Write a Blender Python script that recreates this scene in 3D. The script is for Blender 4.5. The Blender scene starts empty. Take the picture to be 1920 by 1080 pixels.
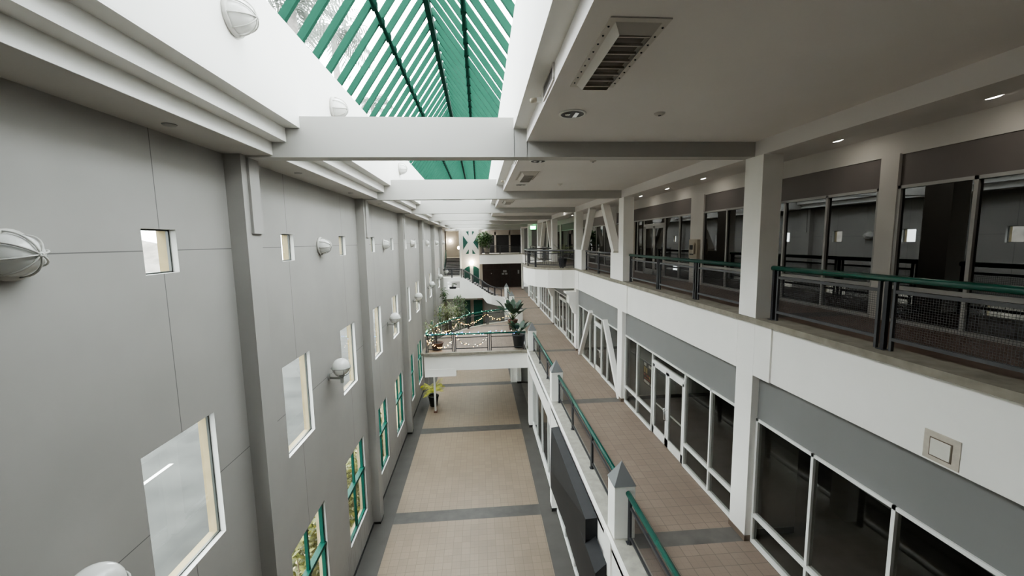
import bpy, bmesh, math, random
from mathutils import Vector, Matrix
random.seed(7)
R = random.random
PI = math.pi
col = bpy.context.scene.collection
scene = bpy.context.scene

# ------------------------------------------------------------------ materials
def nt(name):
    m = bpy.data.materials.new(name); m.use_nodes = True
    t = m.node_tree; t.nodes.clear()
    out = t.nodes.new('ShaderNodeOutputMaterial')
    return m, t, out
def link(t, a, b): t.links.new(a, b)
def node(t, kind, **kw):
    n = t.nodes.new(kind)
    for k, v in kw.items(): setattr(n, k, v)
    return n
def principled(t, out, colr, rough=.6, metal=0., spec=.5):
    b = node(t, 'ShaderNodeBsdfPrincipled')
    b.inputs['Base Color'].default_value = (*colr, 1)
    b.inputs['Roughness'].default_value = rough
    b.inputs['Metallic'].default_value = metal
    b.inputs['Specular IOR Level'].default_value = spec
    link(t, b.outputs[0], out.inputs[0])
    return b
def math_n(t, op, a=None, b=None):
    n = node(t, 'ShaderNodeMath', operation=op)
    for i, v in enumerate((a, b)):
        if v is None: continue
        if isinstance(v, (int, float)): n.inputs[i].default_value = v
        else: link(t, v, n.inputs[i])
    return n.outputs[0]
def mixc(t, fac, a, b):
    n = node(t, 'ShaderNodeMix', data_type='RGBA')
    if isinstance(fac, (int, float)): n.inputs[0].default_value = fac
    else: link(t, fac, n.inputs[0])
    for i, v in ((6, a), (7, b)):
        if isinstance(v, tuple): n.inputs[i].default_value = (*v, 1)
        else: link(t, v, n.inputs[i])
    return n.outputs[2]
def pos_xyz(t):
    g = node(t, 'ShaderNodeNewGeometry'); s = node(t, 'ShaderNodeSeparateXYZ')
    link(t, g.outputs['Position'], s.inputs[0])
    return g.outputs['Position'], s.outputs
def noise(t, vec, scale, detail=3.):
    n = node(t, 'ShaderNodeTexNoise'); n.inputs['Scale'].default_value = scale; n.inputs['Detail'].default_value = detail
    link(t, vec, n.inputs['Vector'])
    return n.outputs['Fac']
def ramp(t, fac, stops):
    r = node(t, 'ShaderNodeValToRGB'); link(t, fac, r.inputs[0])
    els = r.color_ramp.elements
    els[0].position, els[0].color = stops[0][0], (*stops[0][1], 1)
    els[1].position, els[1].color = stops[-1][0], (*stops[-1][1], 1)
    for p, c in stops[1:-1]:
        e = els.new(p); e.color = (*c, 1)
    return r.outputs[0]
def paint(name, c, rough=.65, var=.05, scale=1.2, metal=0., spec=.4):
    m, t, out = nt(name); b = principled(t, out, c, rough, metal, spec)
    p, _ = pos_xyz(t); n = noise(t, p, scale)
    cc = ramp(t, n, [(.3, tuple(x * (1 - var) for x in c)), (.7, tuple(min(1, x * (1 + var)) for x in c))])
    link(t, cc, b.inputs['Base Color'])
    return m
def plain(name, c, rough=.5, metal=0., spec=.5):
    m, t, out = nt(name); principled(t, out, c, rough, metal, spec); return m
def emit(name, c, s):
    m, t, out = nt(name); e = node(t, 'ShaderNodeEmission')
    e.inputs[0].default_value = (*c, 1); e.inputs[1].default_value = s
    link(t, e.outputs[0], out.inputs[0]); return m
def glass(name, tint, refl, base=.03, rough=.01, ior=1.5):
    m, t, out = nt(name)
    tr = node(t, 'ShaderNodeBsdfTransparent'); tr.inputs[0].default_value = (*tint, 1)
    gl = node(t, 'ShaderNodeBsdfGlossy'); gl.inputs['Color'].default_value = (refl, refl, refl, 1); gl.inputs['Roughness'].default_value = rough
    f = node(t, 'ShaderNodeLayerWeight'); f.inputs['Blend'].default_value = .5
    fac = math_n(t, 'MINIMUM', math_n(t, 'ADD', math_n(t, 'MULTIPLY', math_n(t, 'POWER', f.outputs['Facing'], 5.), .55), base), 1.)
    mx = node(t, 'ShaderNodeMixShader'); link(t, fac, mx.inputs[0]); link(t, tr.outputs[0], mx.inputs[1]); link(t, gl.outputs[0], mx.inputs[2])
    link(t, mx.outputs[0], out.inputs[0]); return m
def tile_mat(name, size, base, dark, grout, rough=.5, y_off=0., var_scale=.35, bands=(), band_c=(.13, .13, .125), xlim=None):
    """square tiles laid on world x / y; bands = crosswise dark strips (period, start, width) """
    m, t, out = nt(name); b = principled(t, out, base, rough)
    p, (x, y, z) = pos_xyz(t)
    big = noise(t, p, var_scale, 4); 
    sx = math_n(t, 'FLOOR', math_n(t, 'DIVIDE', x, size)); sy = math_n(t, 'FLOOR', math_n(t, 'DIVIDE', math_n(t, 'SUBTRACT', y, y_off), size))
    cb = node(t, 'ShaderNodeCombineXYZ'); link(t, sx, cb.inputs[0]); link(t, sy, cb.inputs[1])
    wn = node(t, 'ShaderNodeTexWhiteNoise'); link(t, cb.outputs[0], wn.inputs['Vector'])
    f = math_n(t, 'ADD', math_n(t, 'MULTIPLY', big, .75), math_n(t, 'MULTIPLY', wn.outputs['Value'], .16))
    c = ramp(t, f, [(.3, dark), (.72, base)])
    fx = math_n(t, 'FRACT', math_n(t, 'DIVIDE', x, size)); fy = math_n(t, 'FRACT', math_n(t, 'DIVIDE', math_n(t, 'SUBTRACT', y, y_off), size))
    g = math_n(t, 'MAXIMUM', math_n(t, 'LESS_THAN', fx, .045), math_n(t, 'LESS_THAN', fy, .045))
    fx2 = math_n(t, 'FRACT', math_n(t, 'DIVIDE', x, size / 2)); fy2 = math_n(t, 'FRACT', math_n(t, 'DIVIDE', math_n(t, 'SUBTRACT', y, y_off), size / 2))
    g2 = math_n(t, 'MULTIPLY', math_n(t, 'MAXIMUM', math_n(t, 'LESS_THAN', fx2, .06), math_n(t, 'LESS_THAN', fy2, .06)), .35)
    c = mixc(t, math_n(t, 'MAXIMUM', g, g2), c, grout)
    fine = noise(t, p, 14, 2)
    c = mixc(t, math_n(t, 'MULTIPLY', fine, .25), c, dark)
    for per, st, wd in bands:
        fb = math_n(t, 'MULTIPLY', math_n(t, 'FRACT', math_n(t, 'DIVIDE', math_n(t, 'SUBTRACT', y, st), per)), per)
        k = math_n(t, 'LESS_THAN', fb, wd)
        if xlim: k = math_n(t, 'MULTIPLY', k, math_n(t, 'LESS_THAN', x, xlim))
        bc = ramp(t, noise(t, p, 3, 3), [(.3, tuple(v * .8 for v in band_c)), (.7, tuple(v * 1.15 for v in band_c))])
        c = mixc(t, k, c, bc)
    link(t, c, b.inputs['Base Color']); return m
def panel_wall(name, c):
    """painted panels with thin open joints at the photograph's spacing"""
    m, t, out = nt(name); b = principled(t, out, c, .6, 0, .35)
    p, (x, y, z) = pos_xyz(t)
    n = noise(t, p, .8, 3)
    cc = ramp(t, n, [(.3, tuple(v * .95 for v in c)), (.7, tuple(v * 1.04 for v in c))])
    fy = math_n(t, 'MULTIPLY', math_n(t, 'FRACT', math_n(t, 'DIVIDE', math_n(t, 'SUBTRACT', y, 9.905 - 38.1 - .007), 3.81)), 3.81)
    k = math_n(t, 'LESS_THAN', fy, .014)
    for zz in (10.86, 7.17):
        k = math_n(t, 'MAXIMUM', k, math_n(t, 'COMPARE', z, zz))
        t.nodes[-1].inputs[2].default_value = .007
        # the compare node is the last but one
    for nd in t.nodes:
        if nd.type == 'MATH' and nd.operation == 'COMPARE': nd.inputs[2].default_value = .007
    # rain streaks under the ground windows
    st = node(t, 'ShaderNodeMapping'); link(t, p, st.inputs[0]); st.inputs['Scale'].default_value = (1, 9, .5)
    ns = noise(t, st.outputs[0], 1.6, 3)
    low = math_n(t, 'LESS_THAN', z, 1.06)
    cc = mixc(t, math_n(t, 'MULTIPLY', low, math_n(t, 'MULTIPLY', math_n(t, 'GREATER_THAN', ns, .54), .3)), cc, tuple(v * .5 for v in c))
    cc = mixc(t, math_n(t, 'MULTIPLY', k, .8), cc, (.09, .085, .085))
    link(t, cc, b.inputs['Base Color']); return m
def wire_mesh(name, c, pitch=.032, wire=.15):
    m, t, out = nt(name)
    p, (x, y, z) = pos_xyz(t)
    h = math_n(t, 'LESS_THAN', math_n(t, 'FRACT', math_n(t, 'DIVIDE', z, pitch)), wire)
    s = math_n(t, 'ADD', x, y)
    v = math_n(t, 'LESS_THAN', math_n(t, 'FRACT', math_n(t, 'DIVIDE', s, pitch)), wire)
    k = math_n(t, 'MAXIMUM', h, v)
    b = node(t, 'ShaderNodeBsdfPrincipled'); b.inputs['Base Color'].default_value = (*c, 1); b.inputs['Roughness'].default_value = .5
    tr = node(t, 'ShaderNodeBsdfTransparent')
    mx = node(t, 'ShaderNodeMixShader'); link(t, k, mx.inputs[0]); link(t, tr.outputs[0], mx.inputs[1]); link(t, b.outputs[0], mx.inputs[2])
    link(t, mx.outputs[0], out.inputs[0]); return m
def leaf_mat(name, a, b2, trans=.25, scale=6):
    m, t, out = nt(name); b = principled(t, out, a, .5)
    p, _ = pos_xyz(t); c = ramp(t, noise(t, p, scale, 2), [(.35, a), (.65, b2)])
    link(t, c, b.inputs['Base Color'])
    tl = node(t, 'ShaderNodeBsdfTranslucent'); link(t, c, tl.inputs[0])
    mx = node(t, 'ShaderNodeMixShader'); mx.inputs[0].default_value = trans
    link(t, b.outputs[0], mx.inputs[1]); link(t, tl.outputs[0], mx.inputs[2]); link(t, mx.outputs[0], out.inputs[0]); return m

M = dict(
    wall_grey=panel_wall('grey_panel_paint', (.345, .334, .313)),
    pil_grey=paint('grey_pillar_paint', (.345, .334, .313), .6, .03),
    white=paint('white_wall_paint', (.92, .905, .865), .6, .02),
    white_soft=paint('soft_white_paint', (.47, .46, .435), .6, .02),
    ceil=paint('ceiling_paint', (.74, .71, .69), .75, .03, .5),
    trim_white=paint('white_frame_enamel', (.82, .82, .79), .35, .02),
    band=paint('grey_band_paint', (.235, .235, .232), .6, .03),
    band_dark=paint('umber_band_paint', (.17, .148, .137), .6, .04),
    header=paint('upper_header_paint', (.6, .57, .53), .65, .03),
    green=paint('green_enamel', (.012, .085, .062), .25, .06, 3),
    green_raf=paint('green_rafter_enamel', (.012, .052, .034), .75, .08, 2, 0., .06),
    green_dark=paint('deep_green_enamel', (.012, .06, .045), .4, .06, 2),
    iron=paint('charcoal_metal', (.035, .035, .04), .4, .1, 4),
    iron_light=paint('grey_metal', (.09, .09, .095), .35, .1, 4),
    mesh=wire_mesh('wire_mesh', (.03, .03, .033)),
    concrete=paint('concrete', (.27, .245, .2), .8, .18, 5),
    concrete_grey=paint('grey_concrete', (.36, .345, .3), .8, .15, 5),
    cap=paint('grey_cap_paint', (.17, .175, .178), .45, .05),
    sign_dark=paint('dark_awning_cloth', (.014, .014, .016), .6, .1, 4),
    sign_lit=paint('lit_awning_top', (.03, .03, .032), .6, .08, 4),  # awning cloth lightened for its top, light from above put into the colour
    base_dark=plain('dark_base', (.02, .018, .016), .5),
    base_brown=plain('brown_base', (.16, .12, .09), .6),
    pane=glass('window_pane', (.93, .95, .93), .9, .01),
    sky_pane=glass('roof_pane', (.94, .97, .96), .8, .0),
    shop=glass('shop_pane', (.78, .78, .76), .9, .035),
    shop_up=glass('upper_shop_pane', (.22, .21, .2), .9, .13, .012, 1.6),
    shop_pale=glass('pale_shop_pane', (.4, .43, .42), .9, .3, .05, 1.6),
    beige=paint('outside_stucco', (.26, .21, .12), .8, .12, 4),
    frame_dark=plain('dark_window_frame', (.05, .055, .05), .4),
    opal=plain('opal_glass', (.7, .7, .67), .12),
    cage=plain('white_cage', (.5, .49, .46), .4),
    cage_grey=plain('grey_cage', (.3, .3, .28), .4),
    chrome=plain('chrome', (.75, .75, .75), .12, 1.),
    black=plain('black', (.008, .008, .008), .5),
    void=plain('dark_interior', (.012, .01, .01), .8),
    shop_floor=paint('shop_floor', (.17, .16, .145), .6, .15, 2),
    shop_wall=paint('shop_wall', (.5, .5, .47), .7, .05),
    terracotta=paint('terracotta', (.12, .06, .04), .6, .2, 8),
    pot_dark=paint('dark_pot', (.03, .032, .034), .5, .15, 8),
    pot_white=paint('white_pot', (.6, .58, .54), .5, .05, 8),
    soil=plain('soil', (.03, .02, .015), .9),
    bark=paint('bark', (.12, .09, .06), .8, .2, 12),
    leaf=leaf_mat('leaf_green', (.03, .07, .025), (.09, .15, .05)),
    leaf_palm=leaf_mat('leaf_palm_green', (.16, .2, .1), (.32, .37, .18)), leaf_dry=leaf_mat('leaf_olive', (.09, .12, .045), (.25, .27, .12)),
    leaf_yellow=leaf_mat('leaf_yellow', (.28, .3, .03), (.5, .48, .06)),
    leaf_big=leaf_mat('leaf_deep', (.01, .03, .016), (.035, .075, .04), .1),
    leaf_out=leaf_mat('leaf_outdoor', (.035, .05, .012), (.2, .2, .045), .25, 5),
    frond=leaf_mat('frond_haze', (.15, .165, .15), (.27, .29, .26), .4, 2),
    palm_bark=paint('palm_trunk', (.2, .19, .175), .9, .2, 6),
    asphalt=paint('asphalt', (.03, .031, .029), .9, .4, .5),
    line=plain('road_paint', (.8, .8, .78), .6),
    hill=paint('hazy_hill', (.16, .145, .13), .9, .35, .3),
    hill2=paint('hazy_trees', (.11, .1, .085), .9, .45, .7),
    tower=paint('shaded_tower_paint', (.48, .46, .425), .65, .03),  # tower white greyed, its weaker light put into the colour
    reveal=paint('reveal_paint', (.52, .515, .5), .6, .03), white_up=paint('upper_white_paint', (.74, .73, .7), .6, .02),
    green_purlin=paint('purlin_enamel', (.004, .018, .012), .9, .05, 2, 0., .03), green_frame=paint('window_green_enamel', (.006, .05, .036), .5, .05, 2, 0., .15),
    roof_out=paint('outer_roof', (.4, .4, .38), .9, .05),
    bulb_cool=emit('cool_bulb', (.35, 1., .6), 5), bulb_blue=emit('blue_bulb', (.1, .3, 1.), 5),
    bulb_warm=emit('warm_bulb', (1., .62, .2), 4.5), bulb_white=emit('white_bulb', (1., .92, .75), 4.5),
    lamp_on=emit('lamp_glow', (1., .86, .66), 16), lamp_disc=emit('downlight_glow', (1., .95, .85), 9),
    exit_green=emit('exit_green', (.1, .9, .3), 4), exit_case=plain('exit_case', (.02, .2, .07), .4),
    phone=paint('beige_enamel', (.42, .37, .29), .5, .05, 5),
    tread=plain('stair_tread', (.3, .28, .27), .7), riser=plain('stair_riser', (.03, .028, .027), .7),
    poster=plain('poster_dark', (.03, .025, .022), .5), gold=plain('gold_ink', (.42, .3, .12), .5), red=plain('red_ink', (.3, .09, .06), .5), ink_white=plain('white_ink', (.6, .58, .54), .5),
    panel_tan=paint('tan_plate', (.55, .5, .43), .6, .08, 12), panel_face=paint('plate_face', (.7, .68, .62), .5, .03, 6),
    brown_pier=paint('brown_pier', (.3, .26, .22), .6, .05),
    door_dark=paint('dark_wood', (.03, .02, .018), .5, .2, 3), notice=plain('notice', (.3, .3, .29), .7),
    wire=plain('lamp_wire', (.01, .06, .03), .6),
)
M['tile1'] = tile_mat('ground_tile', .305, (.268, .208, .152), (.195, .15, .109), (.146, .112, .083), .4, 0, .3, [(7.62, 7.643, .672)], (.07, .064, .058))
M['tile2'] = tile_mat('walkway_tile', .305, (.3, .233, .184), (.215, .163, .128), (.15, .117, .094), .55, 0, .5, [(7.62, 7.62, .43)], (.115, .105, .095))
M['tile3'] = tile_mat('gallery_tile', .305, (.2, .135, .105), (.13, .085, .065), (.08, .055, .045), .5, 0, .5, [(7.62, 7.62, .43)], (.07, .06, .055))
M['border'] = paint('border_tile', (.075, .069, .062), .55, .12, 1.5)

# ------------------------------------------------------------------ mesh helpers
class MB:
    def __init__(s): s.v = []; s.f = []; s.m = []; s.sm = []; s.cur = 0; s.smooth = False
    def _f(s, idx): s.f.append(idx); s.m.append(s.cur); s.sm.append(s.smooth)
    def add(s, verts, faces):
        o = len(s.v); s.v += [tuple(p) for p in verts]
        for f in faces: s._f([o + i for i in f])
        return s
    def box(s, x0, x1, y0, y1, z0, z1):
        if x0 > x1: x0, x1 = x1, x0
        if y0 > y1: y0, y1 = y1, y0
        if z0 > z1: z0, z1 = z1, z0
        return s.add([(x0,y0,z0),(x1,y0,z0),(x1,y1,z0),(x0,y1,z0),(x0,y0,z1),(x1,y0,z1),(x1,y1,z1),(x0,y1,z1)],
                     [(0,3,2,1),(4,5,6,7),(0,1,5,4),(1,2,6,5),(2,3,7,6),(3,0,4,7)])
    def poly(s, pts): return s.add(pts, [tuple(range(len(pts)))])
    def prism(s, pts, off):
        """polygon (3d points) extruded along vector off"""
        n = len(pts); o = Vector(off); q = [tuple(Vector(p) + o) for p in pts]
        fs = [tuple(range(n))[::-1], tuple(range(n, 2*n))] + [(i, (i+1) % n, n + (i+1) % n, n + i) for i in range(n)]
        return s.add(list(pts) + q, fs)
    def bar(s, a, b, w, h, up=(0,0,1)):
        a, b = Vector(a), Vector(b); d = (b - a).normalized(); u = Vector(up)
        if abs(d.dot(u)) > .98: u = Vector((1,0,0))
        sd = d.cross(u).normalized(); u = sd.cross(d).normalized()
        sd *= w/2; u *= h/2
        vs = [a-sd-u, a+sd-u, a+sd+u, a-sd+u, b-sd-u, b+sd-u, b+sd+u, b-sd+u]
        return s.add(vs, [(0,1,2,3),(7,6,5,4),(0,4,5,1),(1,5,6,2),(2,6,7,3),(3,7,4,0)])
    def tube(s, pts, r, n=8, caps=True):
        pts = [Vector(p) for p in pts]; rs = r if isinstance(r, (list, tuple)) else [r]*len(pts)
        rings = []; prev = None
        for i, p in enumerate(pts):
            d = (pts[min(i+1, len(pts)-1)] - pts[max(i-1, 0)]).normalized()
            if prev is None:
                u = Vector((0,0,1)) if abs(d.z) < .9 else Vector((1,0,0))
                a = d.cross(u).normalized()
            else: a = (prev - d*prev.dot(d)).normalized()
            prev = a; b = d.cross(a)
            rings.append([p + (a*math.cos(2*PI*k/n) + b*math.sin(2*PI*k/n))*rs[i] for k in range(n)])
        vs = [v for rg in rings for v in rg]; fs = []
        for i in range(len(rings)-1):
            for k in range(n): fs.append((i*n+k, i*n+(k+1) % n, (i+1)*n+(k+1) % n, (i+1)*n+k))
        if caps: fs += [tuple(range(n))[::-1], tuple(range((len(rings)-1)*n, len(rings)*n))]
        sm = s.smooth; s.smooth = True; s.add(vs, fs); s.smooth = sm; return s
    def lathe(s, prof, c, axis=(0,0,1), n=16, a0=0, a1=2*PI):
        """prof: (radius, height along axis)"""
        ax = Vector(axis).normalized(); u = Vector((0,0,1)) if abs(ax.z) < .9 else Vector((1,0,0))
        a = ax.cross(u).normalized(); b = ax.cross(a); c = Vector(c); vs = []; fs = []; m = len(prof)
        full = abs(a1 - a0 - 2*PI) < 1e-6; cnt = n if full else n+1
        for k in range(cnt):
            t = a0 + (a1-a0)*k/n
            for r, h in prof: vs.append(c + (a*math.cos(t)+b*math.sin(t))*r + ax*h)
        for k in range(n):
            k2 = (k+1) % cnt
            for i in range(m-1): fs.append((k*m+i, k2*m+i, k2*m+i+1, k*m+i+1))
        sm = s.smooth; s.smooth = True; s.add(vs, fs); s.smooth = sm; return s
    def sphere(s, c, r, n=10, k=6, sc=(1,1,1)):
        prof = [(r*math.sin(PI*i/k), -r*math.cos(PI*i/k)) for i in range(k+1)]
        return s.lathe(prof, c, (0,0,1), n)
    def leaf(s, base, d, L, w, droop=.2, seg=3, up=(0,0,1), fold=0.):
        """blade leaf: a bent strip along d"""
        base, d = Vector(base), Vector(d).normalized(); u = Vector(up); sd = d.cross(u)
        if sd.length < 1e-3: sd = d.cross(Vector((1,0,0)))
        sd.normalize(); vs = []; fs = []
        for i in range(seg+1):
            t = i/seg; p = base + d*L*t + Vector((0,0,-1))*droop*L*t*t
            ww = w*math.sin(PI*min(.97, .12 + .85*t))*.5 if i else w*.12
            if i == seg: ww = w*.03
            vs += [p - sd*ww, p + sd*ww]
        for i in range(seg): fs.append((2*i, 2*i+1, 2*i+3, 2*i+2))
        return s.add(vs, fs)
    def build(s, name, mats, parent=None, smooth=False, kind=None, bevel=0):
        if not isinstance(mats, (list, tuple)): mats = [mats]
        me = bpy.data.meshes.new(name); base = Vector((0,0,0))
        if parent is not None:
            q = parent
            while q is not None: base += q.location; q = q.parent
        else:
            xs = [v[0] for v in s.v]; ys = [v[1] for v in s.v]; zs = [v[2] for v in s.v]
            base = Vector(((min(xs)+max(xs))/2, (min(ys)+max(ys))/2, min(zs)))
        me.from_pydata([tuple(Vector(v)-base) for v in s.v], [], s.f)
        for i, p in enumerate(me.polygons): p.material_index = s.m[i]; p.use_smooth = s.sm[i] or smooth
        for m in mats: me.materials.append(m)
        bm = bmesh.new(); bm.from_mesh(me); bmesh.ops.recalc_face_normals(bm, faces=bm.faces); bm.to_mesh(me); bm.free()
        me.update()
        o = bpy.data.objects.new(name, me); col.objects.link(o)
        if parent is None: o.location = base
        else: o.parent = parent
        if bevel:
            bv = o.modifiers.new('edge', 'BEVEL'); bv.width = bevel; bv.segments = 2; bv.limit_method = 'ANGLE'
        if kind: o['kind'] = kind
        return o
def thing(name, label, cat, loc, group=None, kind=None):
    o = bpy.data.objects.new(name, None); col.objects.link(o); o.location = loc; o.empty_display_size = .2
    if label: o['label'] = label
    if cat: o['category'] = cat
    if group: o['group'] = group
    if kind: o['kind'] = kind
    return o
def tag(o, label, cat, group=None):
    o['label'] = label; o['category'] = cat
    if group: o['group'] = group
    return o
def struct(mb, name, mats, bevel=0, smooth=False): return mb.build(name, mats, None, smooth, 'structure', bevel)
kids = {}
def dup(root, delta, label=None, group=None):
    r = root.copy(); col.objects.link(r); r.location = root.location + Vector(delta)
    if label: r['label'] = label
    if group: r['group'] = group
    for ch in [c for c in bpy.data.objects if c.parent == root]:
        c = ch.copy(); col.objects.link(c); c.parent = r
        for g in [x for x in bpy.data.objects if x.parent == ch]:
            d = g.copy(); col.objects.link(d); d.parent = c
    return r
ORD = ['first', 'second', 'third', 'fourth', 'fifth', 'sixth', 'seventh', 'eighth', 'ninth', 'tenth', 'eleventh', 'twelfth', 'thirteenth', 'fourteenth', 'fifteenth']
def ordn(i): return ORD[i]

# ------------------------------------------------------------------ dimensions (metres; x right, y down the hall, z up; camera over x=0,y=0)
D = 7.62
F2, F3, CAMZ = 4.555, 9.308, 10.911
XW = -4.39; XP = -4.105
XC = 5.40; XS = 5.57; X3 = 7.6
YP, YC, YB = 7.719, 7.626, 7.879
Y0, Y1 = -1.2, 62.0
CEIL = 12.742; BOT = 12.463
kmax = 6

# ------------------------------------------------------------------ floors
fl = MB(); fl.cur = 0; fl.box(-3.646, 2.193, Y0, Y1, -.3, 0); fl.cur = 1
fl.box(-4.66, -3.646, Y0, Y1, -.3, 0); fl.box(2.193, 2.95, Y0, Y1, -.3, 0); fl.cur = 2
fl.box(2.95, 9, Y0, Y1, -.3, -.002)
struct(fl, 'floor', [M['tile1'], M['border'], M['shop_floor']])
s2 = MB(); s2.cur = 0; s2.box(3.12, 5.62, Y0, 56.9, F2-.25, F2); s2.cur = 1; s2.box(2.67, 3.12, Y0, 46, F2-.2, F2+.005); s2.cur = 2; s2.box(5.62, 14, Y0, 56.9, F2-.25, F2-.002)
s2.cur = 0; s2.box(-.4, 3.12, 46.6, 56.9, F2-.25, F2); s2.box(2.62, 3.12, 46, 46.6, F2-.25, F2)
struct(s2, 'floor', [M['tile2'], M['concrete_grey'], M['shop_floor']])
s3 = MB(); s3.cur = 0; s3.box(5.86, X3+.1, Y0, 60, F3-.25, F3); s3.cur = 1; s3.box(5.36, 5.86, Y0, 52.6, F3-.1, F3+.004); s3.cur = 2; s3.box(X3+.1, 14, Y0, 60, F3-.25, F3-.002)
struct(s3, 'floor', [M['tile3'], M['concrete'], M['shop_floor']])

# ------------------------------------------------------------------ the grey wall with its window openings
opens = []
for k in range(-1, 6):
    for h, c in enumerate((9.905, 13.71)):
        y = c + D*k
        opens.append((y-.31, y+.31, 10.54, 11.155, 'small', k, h))
        opens.append((y-.735, y+.735, 6.13, 8.22, 'tall', k, h))
        opens.append((y-.995, y+.995, 1.10, 3.975, 'ground', k, h))
YE = 55.2
ys = sorted({Y0, YE} | {o[0] for o in opens} | {o[1] for o in opens}); zs = sorted({0., 12.5} | {o[2] for o in opens} | {o[3] for o in opens})
def is_open(y, z): return any(o[0] < y < o[1] and o[2] < z < o[3] for o in opens)
def wall_sheet(mb, x):
    for i in range(len(ys)-1):
        j = 0
        while j < len(zs)-1:
            ym = (ys[i]+ys[i+1])/2
            if is_open(ym, (zs[j]+zs[j+1])/2): j += 1; continue
            e = j
            while e+1 < len(zs)-1 and not is_open(ym, (zs[e+1]+zs[e+2])/2): e += 1
            mb.poly([(x, ys[i], zs[j]), (x, ys[i+1], zs[j]), (x, ys[i+1], zs[e+1]), (x, ys[i], zs[e+1])]); j = e+1
def reveals(mb, xa, xb):
    for (a, b, c, d, *_r) in opens:
        mb.poly([(xa,a,c),(xb,a,c),(xb,b,c),(xa,b,c)]); mb.poly([(xa,a,d),(xb,a,d),(xb,b,d),(xa,b,d)])
        mb.poly([(xa,a,c),(xb,a,c),(xb,a,d),(xa,a,d)]); mb.poly([(xa,b,c),(xb,b,c),(xb,b,d),(xa,b,d)])
w = MB(); w.cur = 0; wall_sheet(w, XW); w.cur = 1; reveals(w, XW, -4.485); w.cur = 2; reveals(w, -4.515, -4.66); wall_sheet(w, -4.66)
struct(w, 'wall_left', [M['wall_grey'], M['reveal'], M['beige']])
nwin = 0
for (a, b, c, d, kind, k, h) in opens:
    nwin += 1
    r = thing('window_%d' % nwin, None, None, (-4.5, (a+b)/2, c), kind='structure')
    f = MB(); xa, xb = -4.518, -4.482
    if kind == 'ground':
        t = .075
        for (p, q, s, u) in ((a, a+t, c, d), (b-t, b, c, d), (a, b, c, c+t), (a, b, d-t, d)): f.box(xa-.03, xb+.03, p, q, s, u)
        ym = (a+b)/2; f.box(xa-.02, xb+.02, ym-.04, ym+.04, c, d)
        zt = c + 1.62; f.box(xa-.06, xb+.06, a, b, zt-.05, zt+.05)
        f.build('frame', M['green_frame'], r)
    else:
        t = .022
        for (p, q, s, u) in ((a, a+t, c, d), (b-t, b, c, d), (a, b, c, c+t), (a, b, d-t, d)): f.box(xa, xb, p, q, s, u)
        f.build('frame', M['frame_dark'], r)
    MB().box(-4.503, -4.497, a+.01, b-.01, c+.01, d-.01).build('pane', M['pane'], r)
b = MB(); b.box(XW-.01, XW+.02, Y0, 46.3, 0, .1); struct(b, 'baseboard_left', M['base_dark'])

# pillars standing out from the grey wall (with the strip stopped short near the top)
for k in range(-1, kmax):
    y = YP + D*k
    p = MB(); p.cur = 0; p.box(XW-.02, XP, y, y+.5, .1, 12.5)
    p.box(XP-.01, XP+.045, y+.17, y+.5, 11.12, 12.5)
    p.cur = 1; p.box(XW-.02, XP-.012, y+.012, y+.488, 0, .1)
    struct(p, 'pillar', [M['pil_grey'], M['base_dark']])

# stepped cornice and the white upper wall
c = MB()
YEND = 53.9
c.cur = 1; c.box(-4.39, -3.64, Y0, YEND, 12.4985, 12.503); c.cur = 0; c.box(-5.2, -3.6315, Y0, YEND, 12.5, 14); c.box(-3.64, -3.383, Y0, YEND, 12.7285, 14); c.box(-3.39, -3.132, Y0, YEND, 12.968, 14)
struct(c, 'trim_1', [M['white_up'], M['tower']])
c = MB(); c.box(-5.2, -3.132, Y0, YEND, 13.9, 14.60); c.box(-3.6, -3.131, Y0, YEND, 12.99, 14.60)
struct(c, 'wall_left', M['white_up'])
c = MB(); c.box(.684, .93, Y0, YEND, 12.97, 14.77); c.box(.93, 1.2, Y0, YEND, CEIL+.1, 14.77)
struct(c, 'wall_right', M['white_up'])
c = MB(); c.box(.927, 14, Y0, 60, CEIL, CEIL+.25); struct(c, 'ceiling', M['ceil'])
c = MB(); c.box(XC, 5.95, Y0, YEND, BOT, CEIL+.02); struct(c, 'beam', M['ceil'])
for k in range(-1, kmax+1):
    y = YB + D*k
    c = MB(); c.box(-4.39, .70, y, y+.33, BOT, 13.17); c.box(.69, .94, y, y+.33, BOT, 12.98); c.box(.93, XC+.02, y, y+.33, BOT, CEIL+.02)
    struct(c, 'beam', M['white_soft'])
# landing the camera stands on
c = MB(); c.box(XW, 5.36, Y0, .75, F3-.3, F3-.003); struct(c, 'floor', [M['tile3']])
# outer roofs, end walls
c = MB(); c.box(-5.2, -3.4, Y0, YEND, 14.60, 14.64); c.box(.95, 14, Y0, 60, 14.8, 14.85); struct(c, 'roof', M['roof_out'])
c = MB(); c.box(-4.85, 14, Y0-.2, Y0, 0, 13); c.box(-3.2, .75, 2.3, 2.6, 12.6, 17.6); c.box(-3.64, .93, Y0, 2.6, 12.75, 12.95); struct(c, 'wall_back', M['band'])  # unseen near end, closed and dark to keep light off camera-facing sides

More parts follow.
